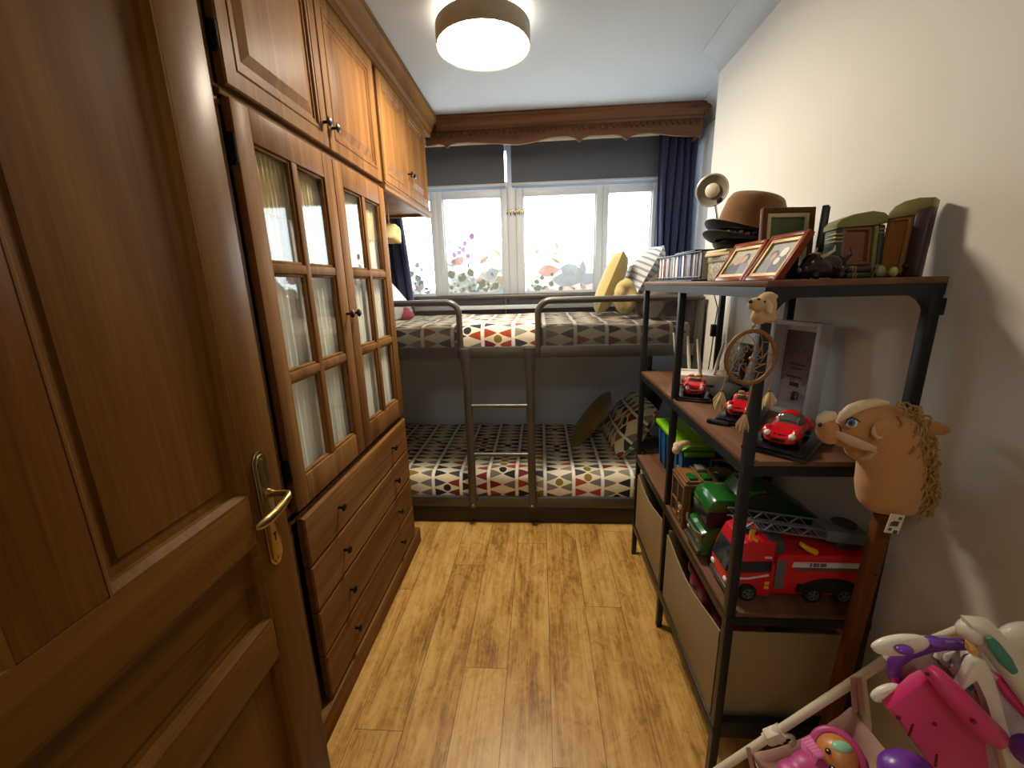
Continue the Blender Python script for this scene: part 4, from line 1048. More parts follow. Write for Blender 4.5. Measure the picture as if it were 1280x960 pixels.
# ---------------------------------------------------------------- on top of the shelving unit
TZ = 1.378
tints = ['d8d4cc', 'b84850', 'e8e0d0', '94303c', 'd8b0a8', '7880a0', '98a0b4', '6c7494', 'cfcabc', 'e2e2e0', 'b0b4bc', '5868a8', '46559a', 'dadada', '6c5a64', '7c6c74', '4c4450', '5e5058', '8a8078', '443c44', '6e6458', '36303a']
clear_case = pm('clear_case_plastic', 'c4c8cc', .1)
y = 1.862; k = 0
while y > 1.44:
    t = .0172 if k % 5 else .0205
    hgt = .0925 if k % 4 else .0955
    cd = thing('disc_case', '%s-spined disc case, %s in the row on the top shelf' % (
        ('white', 'red', 'cream', 'crimson', 'pale pink', 'slate blue', 'light blue', 'dusty blue', 'beige', 'silver', 'grey', 'bright blue', 'royal blue', 'pale grey', 'mauve', 'dusty mauve', 'dark plum', 'plum', 'taupe', 'charcoal', 'olive brown', 'near black')[k],
        ('first from the bed', 'second from the bed', 'third from the bed', 'fourth from the bed', 'fifth from the bed', 'sixth from the bed', 'seventh from the bed', 'eighth from the bed', 'ninth from the bed', 'tenth from the bed', 'eleventh from the bed', 'twelfth from the bed', 'twelfth from the hats', 'eleventh from the hats', 'tenth from the hats', 'ninth from the hats', 'eighth from the hats', 'seventh from the hats', 'sixth from the hats', 'fifth from the hats', 'fourth from the hats', 'third from the hats')[k]),
        'disc case', (.58, y-t/2, TZ+.006), 'disc cases in a row on the top shelf')
    x0 = .514+.002*math.sin(k*2.3)+(1.862-y)*.07
    b = MB(); b.box(x0+.0015, x0+.125, y-t+.0008, y-.0008, TZ+.0065, TZ+hgt, .001); part('case', b, clear_case, cd)
    g = pm('spine_print_%s' % tints[k], tints[k], .4, 0, .35, 90)
    b = MB(); b.box(x0, x0+.003, y-t+.0016, y-.0016, TZ+.008, TZ+hgt-.002); part('spine', b, g, cd)
    y -= t+.0006; k += 1
    if k >= 22: break
ck_end = y
b = MB(); r_ = thing('disc_rack', 'black wire rack holding the row of discs on top of the shelf', 'rack', (.58, 1.68, TZ))
b.box(.507, .672, ck_end-.006, 1.870, TZ+.0005, TZ+.0055)
for yy in (ck_end-.004, 1.867): xo = .027 if yy < 1.6 else 0; b.tube([(.509+xo, yy, TZ+.003), (.509+xo, yy, TZ+.097), (.640+xo, yy, TZ+.097), (.640+xo, yy, TZ+.003)], .0022, 8)
b.tube([(.536, ck_end-.004, TZ+.014), (.509, 1.867, TZ+.014)], .003, 8); b.tube([(.536, ck_end-.004, TZ+.096), (.509, 1.867, TZ+.096)], .003, 8)
part('wire_frame', b, black_metal, r_)
b = MB(); b.box(.530, .670, 1.50, 1.72, TZ+.1, TZ+.105, .001)
solo('black_notebook', b, black_plastic, 'thin black notebook lying flat on the row of discs', 'notebook', (.60, 1.61, TZ+.1))

def floral():
    g = G('floral_paper'); v = g.coord(); vo = g.node('ShaderNodeTexVoronoi', {'Vector': v, 'Scale': 70.0})
    g.pr(g.mix(.6, g.ramp(vo.outputs[0], [(.1, '8a7a48'), (.3, 'b0a478'), (.6, '6c6a40')]), g.ramp(g.noise(v, 120, 2), [(.4, '5c5434'), (.6, 'c8bc94')])), .6); return g.m
fb = thing('patterned_box', 'small box with olive floral paper behind the photo frames', 'box', (.60, 1.385, TZ))
b = MB(); b.box(.552, .712, 1.29, 1.435, TZ, TZ+.058, .003); part('box_base', b, floral(), fb)
b = MB(); b.box(.549, .715, 1.287, 1.438, TZ+.056, TZ+.074, .003); part('box_lid', b, floral(), fb)
b = MB(); b.box(-.085, .085, -.06, .06, 0, .010, .002, T=T4((.625, 1.37, TZ+.0745), 0, 0, 12)); b.box(-.083, .08, -.058, .058, .0105, .018, .002, T=T4((.625, 1.37, TZ+.0745), 0, 0, 7))
solo('card_stack', b, pm('cream_card', 'd8c89c', .7), 'cream cards under the hats', 'cards', (.625, 1.37, TZ+.0745))
HZ = TZ+.0935
def hat(name, lb, mats, loc, rx, ry, rz, rb, rc, hc, brim_up=.012, dent=True, band=None, sq=.86):
    T = T4(loc, rx, ry, rz); r = thing(name, lb, 'hat', loc)
    b = MB(); n = 40
    prof = [(rb, brim_up), (rb-.002, brim_up+.003), ((rb+rc)/2, .004), (rc+.004, .004), (rc, .012), (rc*.97, hc*.45), (rc*.90, hc*.82), (rc*.80, hc*.97), (rc*.60, hc*1.0), (rc*.35, hc*.93), (.002, hc*.88 if dent else hc)]
    if not dent: prof = [(rb, brim_up), (rb-.002, brim_up+.003), ((rb+rc)/2, .004), (rc+.004, .004), (rc, .010), (rc*.95, hc*.5), (rc*.80, hc*.85), (rc*.5, hc*.98), (.002, hc)]
    def p(r_, z, a, under=0):
        s_ = 1+.06*math.cos(2*a)
        zz = z + (.010*math.cos(2*a) if r_ > rc*1.05 else 0)*(r_-rc)/(rb-rc+1e-6)
        return T @ Vector((r_*math.cos(a)*s_, r_*math.sin(a)*sq, zz))
    P = prof
    b.surf(lambda a, t: p(*P[round(t*(len(P)-1))], 2*math.pi*a), n, len(P)-1, closed_u=True)
    part('crown', b, mats[0], r, ang=70)
    b = MB(); U = [(rb, brim_up), ((rb+rc)/2, -.001), (rc-.002, -.001), (rc-.010, .02), (rc*.8, hc*.8), (.002, hc*.84)]
    b.surf(lambda a, t: p(*U[round(t*(len(U)-1))], 2*math.pi*a), n, len(U)-1, closed_u=True); part('brim_underside', b, mats[1], r, ang=70)
    if band:
        b = MB(); b.surf(lambda a, t: p(rc+.0025, .006+.024*t, 2*math.pi*a), n, 2, closed_u=True); part('hat_band', b, band, r)
    return r
suede = fabric('brown_suede', '7c5630', 90, .9, .18, .3); felt_dark = fabric('dark_felt', '1e1a1c', 200)
plait = stripes('plaited_band', '2c1c14', 'b8a890', .01)
hat('cap', 'dark felt cap at the bottom of the hat stack', (felt_dark, felt_dark), (.645, 1.382, HZ+.003), 0, 2, 0, .098, .088, .028, .004, False)
h2 = hat('hat', 'dark leather hat with a plaited band in the middle of the stack', (fabric('dark_leather', '33241c', 100, .5), felt_dark), (.642, 1.385, HZ+.019), 0, 8, 10, .130, .092, .032, .008, False)
b = MB()
for k in range(36):
    a = 2*math.pi*k/36; q = T4((.642, 1.385, HZ+.019), 0, 8, 10) @ Vector((.102*math.cos(a)*1.06, .102*math.sin(a)*.86, .013+.003*(k % 2))); b.ell(q, (.009, .0045, .0045), T=Euler((0, 0, a+1.0)).to_matrix(), nu=8, nv=6)
part('beaded_band', b, pm('pale_beads', 'b0a490', .4), h2)
hat('hat', 'tall brown suede hat on top of the hat stack', (suede, felt_dark), (.640, 1.385, HZ+.040), -3, 14, 0, .124, .090, .115, .008, True, sq=.90)

# clip lamp with round head
dl_ = thing('desk_lamp', 'small silver gooseneck lamp with a round head behind the hats', 'lamp', (.715, 1.80, TZ))
b = MB(); b.lathe([(.045, TZ), (.045, TZ+.008), (.040, TZ+.014), (.012, TZ+.018), (.001, TZ+.018)], 30, T=Matrix.Translation((.715, 1.80, 0))); part('base', b, white_plastic, dl_)
hc = at(890, 238, 1, 1.76); nrm = (Vector((-.62, -1.0, -.10))).normalized()
b = MB(); back = hc - nrm*.035
b.tube([(.715, 1.80, TZ+.015), (.717, 1.80, TZ+.09), (.712, 1.795, 1.55), (.712, 1.79, 1.60), (.702, 1.79, 1.645), tuple(back+Vector((.008, .006, -.035))), tuple(back)], .0055, 12); part('gooseneck', b, chrome, dl_)
Mh = nrm.to_track_quat('Z', 'Y').to_matrix().to_4x4(); Mh.translation = hc
b = MB(); b.lathe([(.001, -.036), (.030, -.036), (.050, -.028), (.058, -.010), (.060, .002), (.057, .004), (.054, .0), (.050, -.012), (.001, -.014)], 40, T=Mh); hd = part('lamp_head', b, pm('silver_lamp_head', 'c4c2bc', .3, .6), dl_)
b = MB(); b.lathe([(.026, -.012), (.055, -.001), (.056, .001)], 40, T=Mh, cap=False); part('reflector', b, pm('taupe_reflector', '7a7062', .5), hd)
b = MB(); b.lathe([(.001, .004), (.018, .003), (.026, -.003), (.027, -.012)], 30, T=Mh, cap=False); part('bulb', b, pm('unlit_bulb', 'd8cfb4', .4), hd)
b = MB(); b.box(.020, .036, -.048, -.030, -.006, .006, .002, T=Mh); part('switch', b, black_plastic, hd)
b = MB(); cw = [(.745, 1.835, TZ+.004), (.760, 1.925, TZ-.01), at(897, 385, 1, 1.94), at(893, 410, 1, 1.94), at(889, 440, 1, 1.94), at(884, 470, 1, 1.94)]
b.tube([tuple(q) for q in cw], .0025, 8); cb = part('power_cord', b, black_plastic, dl_)
q = at(892, 413, 1, 1.94); b = MB(); b.box(q.x-.012, q.x+.012, 1.928, 1.952, q.z-.028, q.z+.028, .004); part('cord_switch', b, black_plastic, cb)

# photo frames leaning back
gold_mat = pm('gold_mat', 'b8985c', .45, .2); photo_bg = pm('photo_paper_a', 'b8b098', .4, 0, .3, 40)
skin_a = pm('printed_skin', 'b08468', .5); ink_d = pm('printed_dark', '2c2c34', .5); ink_w = pm('printed_white', 'd4d2cc', .5); ink_g = pm('printed_grey', '6c7078', .5, 0, .3, 60)
def photo_frame(lb, F, w_, h_, ft_, mat, people, bg, depth=.014, easel=True, inner=gold_mat):
    base = F.translation
    r = thing('photo_frame', lb, 'photo frame', base)
    b = MB()
    for q in ((0, ft_, 0, h_), (w_-ft_, w_, 0, h_), (ft_, w_-ft_, 0, ft_), (ft_, w_-ft_, h_-ft_, h_)): b.box(*q, -depth, 0, .002, T=F)
    part('frame', b, mat, r)
    b = MB(); i = ft_; g_ = ft_*.75
    for q in ((i, i+g_, i, h_-i), (w_-i-g_, w_-i, i, h_-i), (i+g_, w_-i-g_, i, i+g_), (i+g_, w_-i-g_, h_-i-g_, h_-i)): b.box(*q, -depth*.8, -.0025, .001, T=F)
    part('mount', b, inner, r)
    b = MB(); a0, a1, c0, c1 = i+g_, w_-i-g_, i+g_, h_-i-g_
    quad_uv(b, F, a0, a1, c0, c1, -.008, 0)
    z = -.0076
    for (cx, cy, rx, ry, m_) in people:
        n = 18; b.face([b.v(F @ Vector((a0+(a1-a0)*min(1, max(0, cx+rx*math.cos(2*math.pi*k/n))), c0+(c1-c0)*min(1, max(0, cy+ry*math.sin(2*math.pi*k/n))), z))) for k in range(n)], m_); z += .0002
    part('photo', b, [bg, skin_a, ink_d, ink_w, ink_g], r, recalc=False)
    b = MB(); b.box(.004, w_-.004, .004, h_-.004, -depth-.003, -depth, T=F)
    part('back_board', b, black_plastic, r)
    if easel:
        b = MB(); p = [F @ Vector((w_*.35, h_*.75, -depth-.003)), F @ Vector((w_*.65, h_*.75, -depth-.003))]
        nb = -Vector((F[0][2], F[1][2], 0)).normalized(); g0 = F @ Vector((w_*.30, 0, -depth)); g1 = F @ Vector((w_*.70, 0, -depth))
        g0 = g0+nb*.075; g1 = g1+nb*.075; g0.z = g1.z = TZ+.001
        vs = [b.v(x_) for x_ in (p[0], p[1], g1, g0)]; b.face(vs); e_ = bmesh.ops.solidify(b.bm, geom=b.bm.faces[:], thickness=.004)
        part('easel', b, black_plastic, r)
    return r
def leanF(c_near, c_far, lean_deg):
    c_near, c_far = Vector(c_near), Vector(c_far); u = (c_near-c_far).normalized(); v0 = Vector((0, 0, 1))
    n0 = u.cross(v0)
    v = (v0*math.cos(R(lean_deg)) - n0*math.sin(R(lean_deg))); n = u.cross(v)
    return FT(c_far, u, v, n), (c_near-c_far).length
def flipped(F, w_): return F
F, w_ = leanF((.515, .962, TZ+.001), (.508, 1.100, TZ+.001), 31)
photo_frame('red-wood photo frame nearest the shelf corner, showing a grey and white picture', F, w_, .122, .012, frame_red, [(.30, .20, .30, .35, 4), (.34, .62, .14, .16, 2), (.36, .56, .10, .13, 1), (.72, .22, .26, .38, 2), (.70, .68, .13, .15, 3), (.62, .40, .10, .12, 3)], pm('photo_grey_bg', '8c8a88', .4, 0, .3, 40))
F, w_ = leanF((.510, 1.106, TZ+.001), (.500, 1.262, TZ+.001), 30)
photo_frame('red-wood photo frame beside the disc cases, showing a couple', F, w_, .115, .012, frame_red, [(.62, .15, .34, .42, 4), (.30, .18, .28, .36, 2), (.34, .60, .16, .20, 1), (.62, .66, .15, .20, 2), (.60, .62, .11, .16, 1)], pm('photo_warm_bg', 'a8a488', .4, 0, .3, 40))
F, w_ = leanF((.722, 1.180, TZ+.001), (.582, 1.165, TZ+.001), 4)
photo_frame('brown upright photo frame behind the two red ones, with a green landscape', F, w_, .182, .014, frame_brown, [(.5, .15, .55, .32, 3), (.75, .2, .2, .25, 2)], pm('photo_green_bg', '4c5c34', .5, 0, .45, 25), inner=pm('cream_mount', 'c8bc98', .5))
F, w_ = leanF((.699, 1.140, TZ+.001), (.758, 1.238, TZ+.001), 1)
photo_frame('dark narrow frame turned edge-on beside the green landscape frame', F, w_, .176, .012, pm('dark_frame', '2c201a', .35), [], pm('photo_pale_bg', 'b4a894', .5), easel=False, inner=pm('pale_mount', 'a89c88', .4))

# bull figurine
b = MB(); c = Vector((.610, .968, TZ))
b.ell(c+Vector((.020, .004, .030)), (.034, .020, .024)); b.ell(c+Vector((-.014, 0, .032)), (.025, .021, .026)); b.ell(c+Vector((-.031, -.005, .022)), (.017, .015, .017)); b.ell(c+Vector((.002, -.012, .020)), (.018, .012, .018)); b.ell(c+Vector((.004, .002, .044)), (.022, .016, .014))
for x in (-.010, .042):
    for y in (-.012, .016): b.tube([c+Vector((x, y, .026)), c+Vector((x-.003, y, .012)), c+Vector((x-.006, y, .002))], [.010, .007, .008], 8)
b.tube([c+Vector((.050, 0, .040)), c+Vector((.060, 0, .052)), c+Vector((.058, .002, .066))], [.005, .004, .002], 8)
fg = thing('bull_figurine', 'dark glossy bull figurine with pale horn beside the photo frames', 'figurine', (.61, .968, TZ))
glaze = pm('dark_bronze_glaze', '2c1f18', .16, .35, .5, 40)
fb_ = fuse(b, .0035, 3); zmin = min(v.co.z for v in fb_.bm.verts); fb_.xf(Matrix.Translation((0, 0, TZ-zmin))); part('body', fb_, glaze, fg, ang=60)
for sy in (-1, 1):
    b = MB(); p0 = c+Vector((-.008, sy*.012, .046)); b.tube([p0, p0+Vector((.004, sy*.012, .004)), p0+Vector((.012, sy*.018, .012)), p0+Vector((.014, sy*.016, .022))], [.0045, .004, .003, .001], 8); part('horn', b, pm('horn_ivory', 'c8bca0', .3), fg)
    b = MB(); b.ell(c+Vector((-.030, sy*.0125, .032)), .0035); part('eye', b, black_plastic, fg)
b = MB(); b.ell(c+Vector((-.044, -.004, .020)), (.005, .008, .007)); part('nose', b, pm('silver_nose', '9a9694', .2, .7), fg)

# carved book-shaped bookends
olive = pm('olive_stain', '75703a', .45, 0, .15, 40); spine_green = pm('dark_green_leather', '1e3024', .35, 0, .2, 40); pan_brown = pm('brown_leather_panel', '6a3c20', .4, 0, .4, 30); spine_plum = pm('plum_leather', '3a2426', .4, 0, .15, 40); gilt = pm('gilt_line', 'a0884c', .35, .3); orange_l = pm('tan_leather_panel', '8c5828', .4, 0, .3, 30)
be = thing('bookend', 'bookend of carved green and brown books with an arched olive top', 'bookend', (.68, 1.0, TZ))
U = Vector((.128, .010, 0)).normalized(); V0 = Vector((0, 0, 1)); N0 = U.cross(V0)
T = FT(Vector((.636, .985, TZ)), U, V0, N0) @ Matrix.Rotation(R(-5), 4, 'X')
b = MB(); b.box(.014, .030, .004, .108, -.035, 0, .004, T=T); sp = part('green_spine', b, spine_green, be)
b = MB()
for z in (.078, .086, .094): b.box(.013, .031, z, z+.003, -.03, .0015, .001, T=T)
part('gilt_lines', b, gilt, sp)
b = MB(); L = []
for ins, z in ((0, -.05), (0, -.004), (.004, -.001), (.009, -.001), (.012, -.007)): L.append([T @ Vector(p) for p in ((.031+ins, .026+ins, z), (.098-ins, .026+ins, z), (.098-ins, .112-ins, z), (.031+ins, .112-ins, z))])
b.rings(L); part('brown_book', b, pan_brown, be, ang=20)
b = MB(); b.box(.099, .109, .004, .112, -.06, .001, .003, T=T); part('olive_spine', b, olive, be)
b = MB(); b.box(.110, .124, .004, .114, -.06, .0, .004, T=T); s2 = part('green_spine', b, spine_green, be)
b = MB()
for z in (.018, .026, .095, .103): b.box(.1095, .1245, z, z+.002, -.05, .001, .0005, T=T)
part('gilt_lines', b, gilt, s2)
pts = [(.012, .106), (.012, .116), (.022, .126), (.05, .136), (.09, .142), (.115, .138), (.126, .130), (.124, .116), (.09, .112), (.05, .110)]
b = MB(); b.prism(pts, 2, -.037, .004, bev=.003, T=T); part('arched_top', b, olive, be, ang=25)
for k, (z, mt) in enumerate(((.0, spine_green), (.0125, spine_plum))):
    b = MB(); b.box(.022+.004*k, .098-.004*k, z+.0005, z+.012, -.010, .030-.004*k, .004, T=T @ Matrix.Rotation(R(5), 4, 'X')); lb_ = part('lying_book', b, mt, be)
    b = MB()
    for x in (.036, .042, .078, .084): b.box(x, x+.002, z, z+.0125, -.009, .0305-.004*k, .001, T=T @ Matrix.Rotation(R(5), 4, 'X'))
    part('gilt_lines', b, gilt, lb_)
be2 = thing('bookend', 'narrower bookend with plum side and tan panel at the shelf corner', 'bookend', (.76, .975, TZ))
U = Vector((.040, -.055, 0)).normalized(); N0 = U.cross(V0)
T = FT(Vector((.752, 1.010, TZ)), U, V0, N0) @ Matrix.Rotation(R(-5), 4, 'X')
b = MB(); L = []
for ins, z in ((0, -.035), (0, -.003), (.004, 0), (.008, 0), (.011, -.006)): L.append([T @ Vector(p) for p in ((.006+ins, .002+ins, z), (.050-ins, .002+ins, z), (.050-ins, .128-ins, z), (.006+ins, .128-ins, z))])
b.rings(L); part('tan_book', b, orange_l, be2, ang=20)
b = MB(); b.box(.051, .076, .001, .142, -.036, .003, .004, T=T); part('plum_spine', b, spine_plum, be2)
b = MB(); b.prism([(.004, .124), (.007, .138), (.015, .150), (.030, .158), (.052, .161), (.076, .158), (.076, .140), (.051, .126)], 2, -.037, .003, bev=.003, T=T); part('arched_top', b, olive, be2, ang=25)
for dx, dy, rr, mt, lb_ in ((.728, .958, .014, pm('pale_pebble', '8c8668', .3), 'olive grey pebble lying nearest the lying books'), (.748, .950, .012, pm('yellow_pebble', 'a8a060', .3), 'yellowish pebble at the foot of the plum bookend')):
    b = MB(); b.ell((dx, dy, TZ+rr*.9), (rr, rr*.7, rr*.9), T=Euler((0, R(20), R(30))).to_matrix()); solo('pebble', b, mt, lb_, 'pebble', (dx, dy, TZ))
b = MB(); b.tube([(.770, .948, TZ+.004), (.772, .944, TZ+.014), (.766, .940, TZ+.024)], [.007, .006, .003], 8); b.ell((.764, .942, TZ+.022), .006)
solo('shell', fuse(b, .002, 2), glaze, 'small dark glossy shell beside the pebbles', 'ornament', (.77, .945, TZ))

# ---------------------------------------------------------------- hanging on the posts
plush_tan = fabric('tan_plush', 'c0a070', 120); plush_cream = fabric('cream_plush', 'd4c096', 120)
def P(px, py, y=.872): return at(px, py, 1, y)
cl = thing('clip_plush', 'small tan plush animal clipped to the top of the front shelf post', 'soft toy', tuple(P(955, 404)))
b = MB()
b.ell(P(956, 383), (.022, .020, .026)); b.ell(P(945, 380, .858), (.016, .014, .014)); b.ell(P(950, 396), (.018, .017, .016)); b.ell(P(962, 396, .88), (.012, .018, .014)); b.ell(P(960, 372), (.016, .016, .012))
part('body', fuse(b, .0035, 4), plush_tan, cl, ang=60)
b = MB(); b.tube([P(958, 376, .852), P(961, 382, .848), P(960, 390, .848), P(957, 388, .850)], [.004, .008, .008, .004], 10, flat=.5); part('ear', b, plush_cream, cl)
b = MB(); b.ell(P(938, 377, .850), (.004, .004, .004)); part('nose', b, black_plastic, cl)
b = MB(); b.ell(P(948, 375, .850), (.004, .003, .004)); b.ell(P(956, 377, .850), .0022); part('eye', b, black_plastic, cl)
b = MB()
for q in ((963, 366), (968, 368), (971, 370)): b.tube([P(964, 373), P(*q)], [.006, .004], 8)
part('hair_tuft', b, plush_cream, cl)
dc = thing('dreamcatcher', 'round brown dreamcatcher with feather tassels hanging on the front shelf post', 'dreamcatcher', tuple(P(938, 480)))
leather = pm('brown_leather_wrap', '7c5228', .6, 0, .2, 150); twine = pm('twine', '9c7a48', .7); cc = P(938, 447); rr = .0505
b = MB(); RX, RZ = .049, .0555
ring = [cc+Vector((RX*math.cos(2*math.pi*k/48), 0, RZ*math.sin(2*math.pi*k/48))) for k in range(48)]
b.tube(ring, [.0042+.0005*(k % 2) for k in range(48)], 10, closed=True); part('hoop', b, leather, dc)
b = MB(); n = 10
lay = [[cc+Vector((RX*f*math.cos(2*math.pi*(k+off)/n), 0, RZ*f*math.sin(2*math.pi*(k+off)/n))) for k in range(n)] for f, off in ((.96, 0), (.72, .5), (.48, 0), (.26, .5))]
for A, B_ in zip(lay, lay[1:]):
    for k in range(n):
        b.tube([A[k], B_[k]], .0006, 5, cap=False); b.tube([A[(k+1) % n], B_[k]], .0006, 5, cap=False)
part('web', b, twine, dc)
b = MB(); b.ell(cc+Vector((.002, -.002, -.002)), (.006, .005, .005)); part('bead', b, pm('copper_bead', 'a86c40', .4), dc)
b = MB(); b.tube([P(944, 404), P(941, 410), P(940, 416)], .002, 6); b.ell(P(942, 408), .004); b.ell(P(940, 412), .0035); part('hanging_cord', b, twine, dc)
feather = pm('pale_feather', 'c8b084', .8, 0, .2, 120)
for (tx, ty, bx, by, sx) in ((910, 458, 903, 488, -9), (940, 480, 932, 516, -6), (966, 460, 962, 488, 2)):
    b = MB(); p, q = P(tx, ty), P(bx, by)
    b.tube([p, (p+q)/2+Vector((.001, 0, 0)), q], .0016, 6); tc = part('tassel_cord', b, twine, dc)
    b = MB(); b.ell(q, .0042); part('tassel_bead', b, leather, tc)
    b = MB(); rs = random.Random(bx)
    for k in range(26):
        a = rs.uniform(0, 6.28); sp_ = rs.uniform(.2, 1); l_ = rs.uniform(.030, .044)
        dx, dy = math.cos(a)*.015*sp_ + sx*.001*.6, math.sin(a)*.010*sp_
        b.tube([q, q+Vector((dx*.5, dy*.5, -l_*.4)), q+Vector((dx, dy, -l_*.75)), q+Vector((dx*1.05, dy, -l_))], [.0012, .0036, .0030, .0005], 6, flat=.5)
    part('tassel', b, feather, dc)
b = MB(); q = P(848, 557, 1.412); cp = thing('clip_plush', 'tiny tan plush head clipped to the middle shelf post', 'soft toy', (q.x, q.y, q.z-.03))
b.ell(q, (.018, .018, .017)); b.ell(q+Vector((-.008, -.006, -.014)), (.015, .015, .018)); b.tube([q+Vector((.006, -.008, .010)), q+Vector((.022, -.012, .016)), q+Vector((.040, -.012, .016))], [.012, .011, .007], 10)
part('body', fuse(b, .003, 4), plush_cream, cp, ang=60)
b = MB(); b.ell(q+Vector((.036, -.015, .016)), (.010, .007, .009)); part('nose', b, plush_tan, cp)

# ---------------------------------------------------------------- hobby horse
HY = .80
def Q(px, py, dy=0): return at(px, py, 1, HY+dy)
hp = fabric('tan_horse_plush', 'b47f49', 160, .9, .10, .3); blaze = fabric('cream_horse_plush', 'd4bc98', 160); strap_c = pm('beige_satin', 'c09a78', .5, 0, .06, 60); mane_c = fabric('golden_mane', 'a07c40', 90)
hh_ = thing('hobby_horse', 'tan plush hobby horse with curly golden mane leaning by the shelf end', 'toy horse', (Q(1040, 840).x, HY, 0))
b = MB()
neck = [(1112, 632, .044), (1111, 620, .056), (1111, 602, .058), (1112, 582, .0555), (1112, 562, .054), (1110, 545, .050)]
b.tube([Q(x, y) for x, y, r in neck], [r for *_, r in neck], 24, flat=.82, up=(1, 0, 0))
b.ell(Q(1112, 630), (.050, .040, .016)); b.ell(Q(1112, 540), (.052, .045, .050))
for x, y, r in ((1100, 536, .050), (1088, 535, .0475), (1077, 536, .043), (1067, 538, .037), (1058, 541, .030), (1052, 543, .025)): b.ell(Q(x, y), (r, r*.80, r))
b.ell(Q(1076, 562), (.030, .025, .022)); b.ell(Q(1084, 570), (.024, .024, .018))
bd = part('head', fuse(b, .006, 7), hp, hh_, ang=70)
b = MB(); b.ell(Q(1034, 538), (.019, .022, .024)); b.ell(Q(1031, 532), (.014, .018, .015)); b.ell(Q(1036, 545), (.016, .020, .017)); mz = part('muzzle', fuse(b, .004, 4), hp, hh_, ang=70)
b = MB(); b.ell(Q(1044, 541), (.012, .017, .020)); part('mouth_lining', b, pm('dark_red_felt', '4a1e1a', .9), mz)
b = MB(); b.tube([Q(1021, 530, -.004), Q(1026, 524.5, -.003), Q(1034, 520.5, 0), Q(1043, 519.5, 0)], [.003, .009, .012, .009], 12); part('muzzle_patch', b, blaze, mz, ang=70)
b = MB(); b.tube([Q(1048, 526), Q(1054, 519.5), Q(1064, 512), Q(1078, 506.5), Q(1096, 503.5), Q(1110, 504)], [.004, .0085, .0105, .010, .009, .004], 14); part('blaze', b, blaze, bd)
b = MB(); b.ell(Q(1025, 531, -.014), (.0032, .004, .0045)); part('nostril', b, black_plastic, mz)
ez = -.0315
b = MB(); b.ell(Q(1064.5, 529, ez), (.0108, .005, .0086)); ey = part('eye', b, pm('eye_white', 'ccd0d4', .2), bd)
b = MB(); b.ell(Q(1064.5, 529, ez-.0028), (.0068, .0035, .0073)); part('iris', b, pm('eye_blue', '56708e', .15), ey)
b = MB(); b.ell(Q(1064, 529, ez-.0052), (.0036, .0022, .0042)); part('pupil', b, black_plastic, ey)
b = MB(); b.tube([Q(1057, 530, ez-.002), Q(1059.5, 524.5, ez-.004), Q(1065, 522, ez-.004), Q(1071, 524.5, ez-.003), Q(1076, 528, ez-.002)], [.0008, .0016, .0018, .0015, .0006], 8); part('eyelashes', b, black_plastic, ey)
b = MB(); b.tube([Q(1044, 541, -.018), Q(1052, 545.5, -.025), Q(1066, 552, -.0345), Q(1080, 557.5, -.040), Q(1094, 562, -.045)], [.006, .009, .010, .009, .006], 12, flat=.35, up=(0, 0, 1)); part('bridle_strap', b, strap_c, bd)
b = MB(); b.tube([Q(1076, 574, -.024), Q(1085, 571, -.034), Q(1094, 563, -.044)], [.003, .005, .005], 10, flat=.4, up=(0, 0, 1)); part('bridle_strap', b, strap_c, bd)
b = MB(); b.ell(Q(1101, 536, -.043), (.015, .007, .0175), T=Euler((0, R(12), 0)).to_matrix()); ea = part('ear', b, hp, bd)
b = MB(); b.tube([Q(1093, 534, -.048), Q(1092, 541, -.049), Q(1096, 547, -.048), Q(1103, 546, -.048)], [.002, .0035, .004, .002], 8); part('ear_lining', b, strap_c, ea)
b = MB(); b.tube([Q(1150, 531, .02), Q(1166, 535, .02), Q(1180, 538, .02), Q(1187, 538, .02)], [.008, .014, .011, .004], 12, flat=.6); part('ear', b, hp, bd)
b = MB(); rs = random.Random(3)
for k in range(330):
    t = rs.random()**.9; x = 1126+22*min(1, t*2.6)+3*t; y = 506+122*t
    sc = rs.uniform(-1, 1)
    o = Q(x+rs.uniform(-10, 20), y+rs.uniform(-6, 10), .040*sc); ph_ = rs.uniform(0, 6.28); rr = rs.uniform(.0025, .0055); ln = rs.uniform(.022, .046); fr = rs.uniform(.7, 1.2)
    dv = Vector((rs.uniform(-.25, .6)*(1-.6*t), rs.uniform(-.35, .35), -1 if t > .1 else -.5)).normalized()
    u_ = dv.orthogonal().normalized(); w2 = dv.cross(u_); N = 9
    b.tube([o+dv*ln*j/N+(u_*math.cos(ph_+j*fr)+w2*math.sin(ph_+j*fr))*rr for j in range(N+1)], [.0021]*N+[.0008], 5)
part('mane', b, mane_c, hh_, ang=80)
b = MB(); p, q = Q(1106, 640), Vector((Q(1046, 832).x-.005, HY, .0)); d_ = (p-q)
b.bar(q, p, .032, .020, .004, up=(0, 1, 0)); st_ = part('stick', b, stick_wood, hh_)
b = MB(); rs = random.Random(5)
for k in range(9):
    c_ = q+d_*(.40+.064*k); b.ell(c_+Vector((rs.uniform(-.010, .010), -.0165, 0)), (.0035, .0012, .0025), nu=8, nv=6)
    b.ell(c_+Vector((rs.uniform(-.012, .012), -.0102, .01)), (.003, .0012, .002), nu=8, nv=6)
part('stick_knots', b, pm('burnt_marks', '2a1609', .7), st_)
tg0 = Q(1118, 655, -.055)
tg = MB(); T = T4(tg0, 0, 8, 0); tg.box(-.013, .013, -.0006, .0006, -.020, .020, T=T); tgo = part('label_tag', tg, pm('tag_white', 'cbc2b0', .7), hh_)
b = MB()
